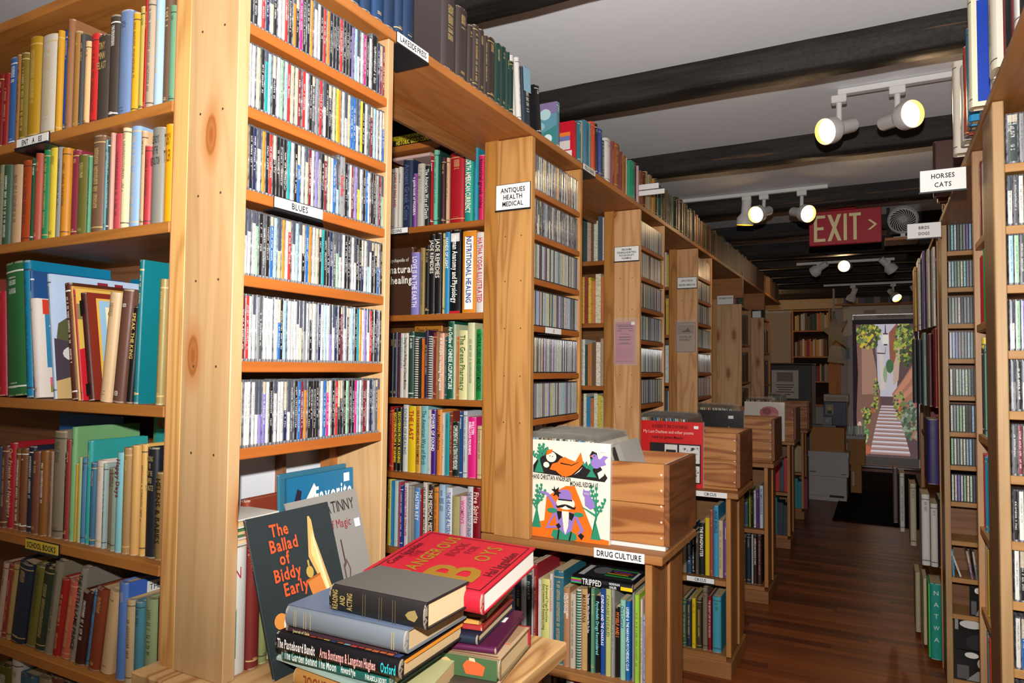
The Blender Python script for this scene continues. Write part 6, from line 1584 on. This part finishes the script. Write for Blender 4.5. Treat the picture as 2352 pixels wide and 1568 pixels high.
t = Thing('shelf_board', 'pine shelf of paperbacks above the front door', 'shelf', (0, 11.45, 2.38)); t.box('board', -.58, .6, 11.36, 11.6, 2.378, 2.40, DX)
V = []; F = []
star = [(0, .5), (.10, .22), (.34, .30), (.18, .06), (.30, -.28), (.04, -.12), (-.10, -.30), (-.12, -.02), (-.28, .10), (-.10, .18)]
st = tag(MB().prism([(-.52 + x * .5, 1.88 + z * .62) for x, z in star], 'y', 9.96, 9.985).build('paper_star', flat('6e675e', .8)), 'grey paper star hanging before the far bookcase', 'decoration')
MB().prism([(-.60, 1.52), (-.40, 1.50), (-.44, 1.72), (-.56, 1.74)], 'y', 9.962, 9.98).build('paper_tail', flat('8c8478', .8), st); MB().box(-.53, -.505, 9.968, 9.98, 2.18, 2.48).build('hanging_strip', flat('a49a8c', .8), st)
o = tag(MB().box(-.44, -.39, 11.53, 11.548, 1.58, 1.75).build('postcard', flat('8a98a0', .6)), 'blue picture card on the white door frame', 'card')
tag(MB().box(-1.66, -1.56, 11.48, 11.499, 1.95, 2.05).build('wall_notice', flat('d8d0c4', .6)), 'small white notice on the end wall', 'notice')
# printed curtain hanging over the door glass
def curtain():
    x0, x1, z0, z1, y = -.345, .50, .155, 2.165, 11.52
    W, Hh = x1 - x0, z1 - z0; P = []
    rr = random.Random(3)
    def q(hx, pts): P.append((hx, pts))
    q('5c4a4c', rect(0, 0, 1, 1)); q('b8b4c0', [(.40, .44), (.34, .98), (.78, .98), (.66, .44)])
    q('7a5a50', [(.0, .02), (.0, .95), (.2, .95), (.34, .62), (.42, .48), (.40, .2), (.2, .0)]); q('9a7868', [(.14, .45), (.14, .9), (.30, .8), (.38, .6), (.40, .46)])
    q('a0705e', [(1.0, .12), (1.0, .74), (.76, .56), (.60, .46), (.66, .36), (.86, .16)]); q('b8826a', [(.62, .45), (.95, .68), (.95, .60), (.64, .42)]); q('b8826a', [(.64, .40), (.95, .55), (.95, .5), (.66, .37)])
    q('b8a090', [(.62, .52), (.62, .92), (.74, .84), (.70, .56)]); q('c8bcb4', [(.44, .48), (.40, .8), (.47, .76), (.50, .5)]); q('8a5a48', [(.56, .9), (.70, .98), (.66, .72), (.58, .6)])
    q('4a6a4a', ell(.57, .66, .06, .05)); q('8aa07a', ell(.50, .60, .03, .06))
    for k in range(13):
        v = .02 + .036 * k * (1 - .018 * k); u0 = .26 + .014 * k; u1 = .86 - .018 * k; hh = .032 - .0014 * k
        q('a08078', [(u0, v), (u1, v), (u1, v + hh * .5), (u0, v + hh * .5)]); q('c4bcc4', [(u0, v + hh * .5), (u1, v + hh * .5), (u1 - .012, v + hh), (u0 + .012, v + hh)])
    def blob(cx, cy, rx, ry, n, cols, s):
        for _ in range(n):
            a = rr.uniform(0, 6.28); r = rr.random() ** .5; x, z = cx + rx * r * math.cos(a), cy + ry * r * math.sin(a); e = s * rr.uniform(.6, 1.3)
            x = min(max(x, .03), .97); z = min(max(z, .02), .98); q(rr.choice(cols), [(x - e, z - e * .2), (x, z + e * .5), (x + e, z + e * .1), (x + e * .2, z - e * .5)])
    gl = ['4a5a3a', '6a7a44', '8a9a50', 'a8a848', '3a4a34']
    blob(.24, .88, .2, .09, 120, gl + ['c8b040'], .03); blob(.80, .82, .16, .16, 150, gl, .03); blob(.88, .28, .14, .14, 120, ['4a5a4a', '6a7a68', '8a9a88', '5a6a54'], .03); blob(.70, .38, .08, .10, 60, gl, .022)
    blob(.12, .16, .10, .08, 60, ['6a9a5a', '8ab070', 'a8c080', '4a7a44'], .03); blob(.2, .3, .08, .06, 50, gl, .025); blob(.36, .47, .04, .10, 40, gl + ['c8b050'], .02); blob(.33, .36, .05, .04, 30, gl, .02)
    q('b0604a', [(.15, .05), (.17, .02), (.25, .02), (.28, .06), (.24, .08), (.17, .08)]) ; q('a85a44', ell(.30, .335, .03, .02)); q('d8a0b0', ell(.10, .235, .025, .018)); q('a86048', ell(.72, .355, .02, .018))
    q('3a3038', [(.50, .90), (.505, .96), (.515, .96), (.52, .90)]); q('4a4048', [(.47, .89), (.55, .89), (.54, .90), (.48, .90)]); q('d8d4c8', [(.475, .82), (.465, .885), (.555, .885), (.54, .82)]); q('3a3038', [(.48, .81), (.54, .81), (.535, .82), (.485, .82)]); q('3a3038', [(.38, .758), (.50, .755), (.51, .80), (.515, .80), (.505, .748), (.38, .75)]); q('3a3038', [(.37, .5), (.37, .87), (.376, .87), (.376, .5)])
    q('241c22', [(0, 0), (0, 1), (.05, 1), (.08, .6), (.05, .3), (.07, 0)]); q('241c22', [(1, 0), (1, 1), (.93, .98), (.97, .7), (.96, .3), (.97, 0)]); q('201a20', rect(.0, .965, 1, 1))
    # gentle folds: the cloth is a rippled sheet, the print follows it
    n = 60; V = []; F = []
    def fold(u): return .012 * math.sin(u * 31) + .006 * math.sin(u * 73 + 1)
    for j, zz in enumerate((z0, z1)):
        for i in range(n + 1): V.append((x0 + W * i / n, y + fold(i / n), zz))
    F = [(i, i + 1, n + 2 + i, n + 1 + i) for i in range(n)]
    t = NT('curtain_cloth').set((.1, .09, .1), .9, .1)
    o = tag(mesh_obj('door_curtain', V, F, t), 'printed curtain of a stepped alley over the front door glass', 'curtain')
    V = []; F = []; M = []; ms = []
    for i, (hx, pts) in enumerate(P):
        k = 'glowing_print_' + hx
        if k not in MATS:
            c = srgb(hx); m = NT(k); MATS[k] = m.set(c, .9, .1, emit=c, estr=.8)  # print emits its own colours, standing in for daylight through the cloth
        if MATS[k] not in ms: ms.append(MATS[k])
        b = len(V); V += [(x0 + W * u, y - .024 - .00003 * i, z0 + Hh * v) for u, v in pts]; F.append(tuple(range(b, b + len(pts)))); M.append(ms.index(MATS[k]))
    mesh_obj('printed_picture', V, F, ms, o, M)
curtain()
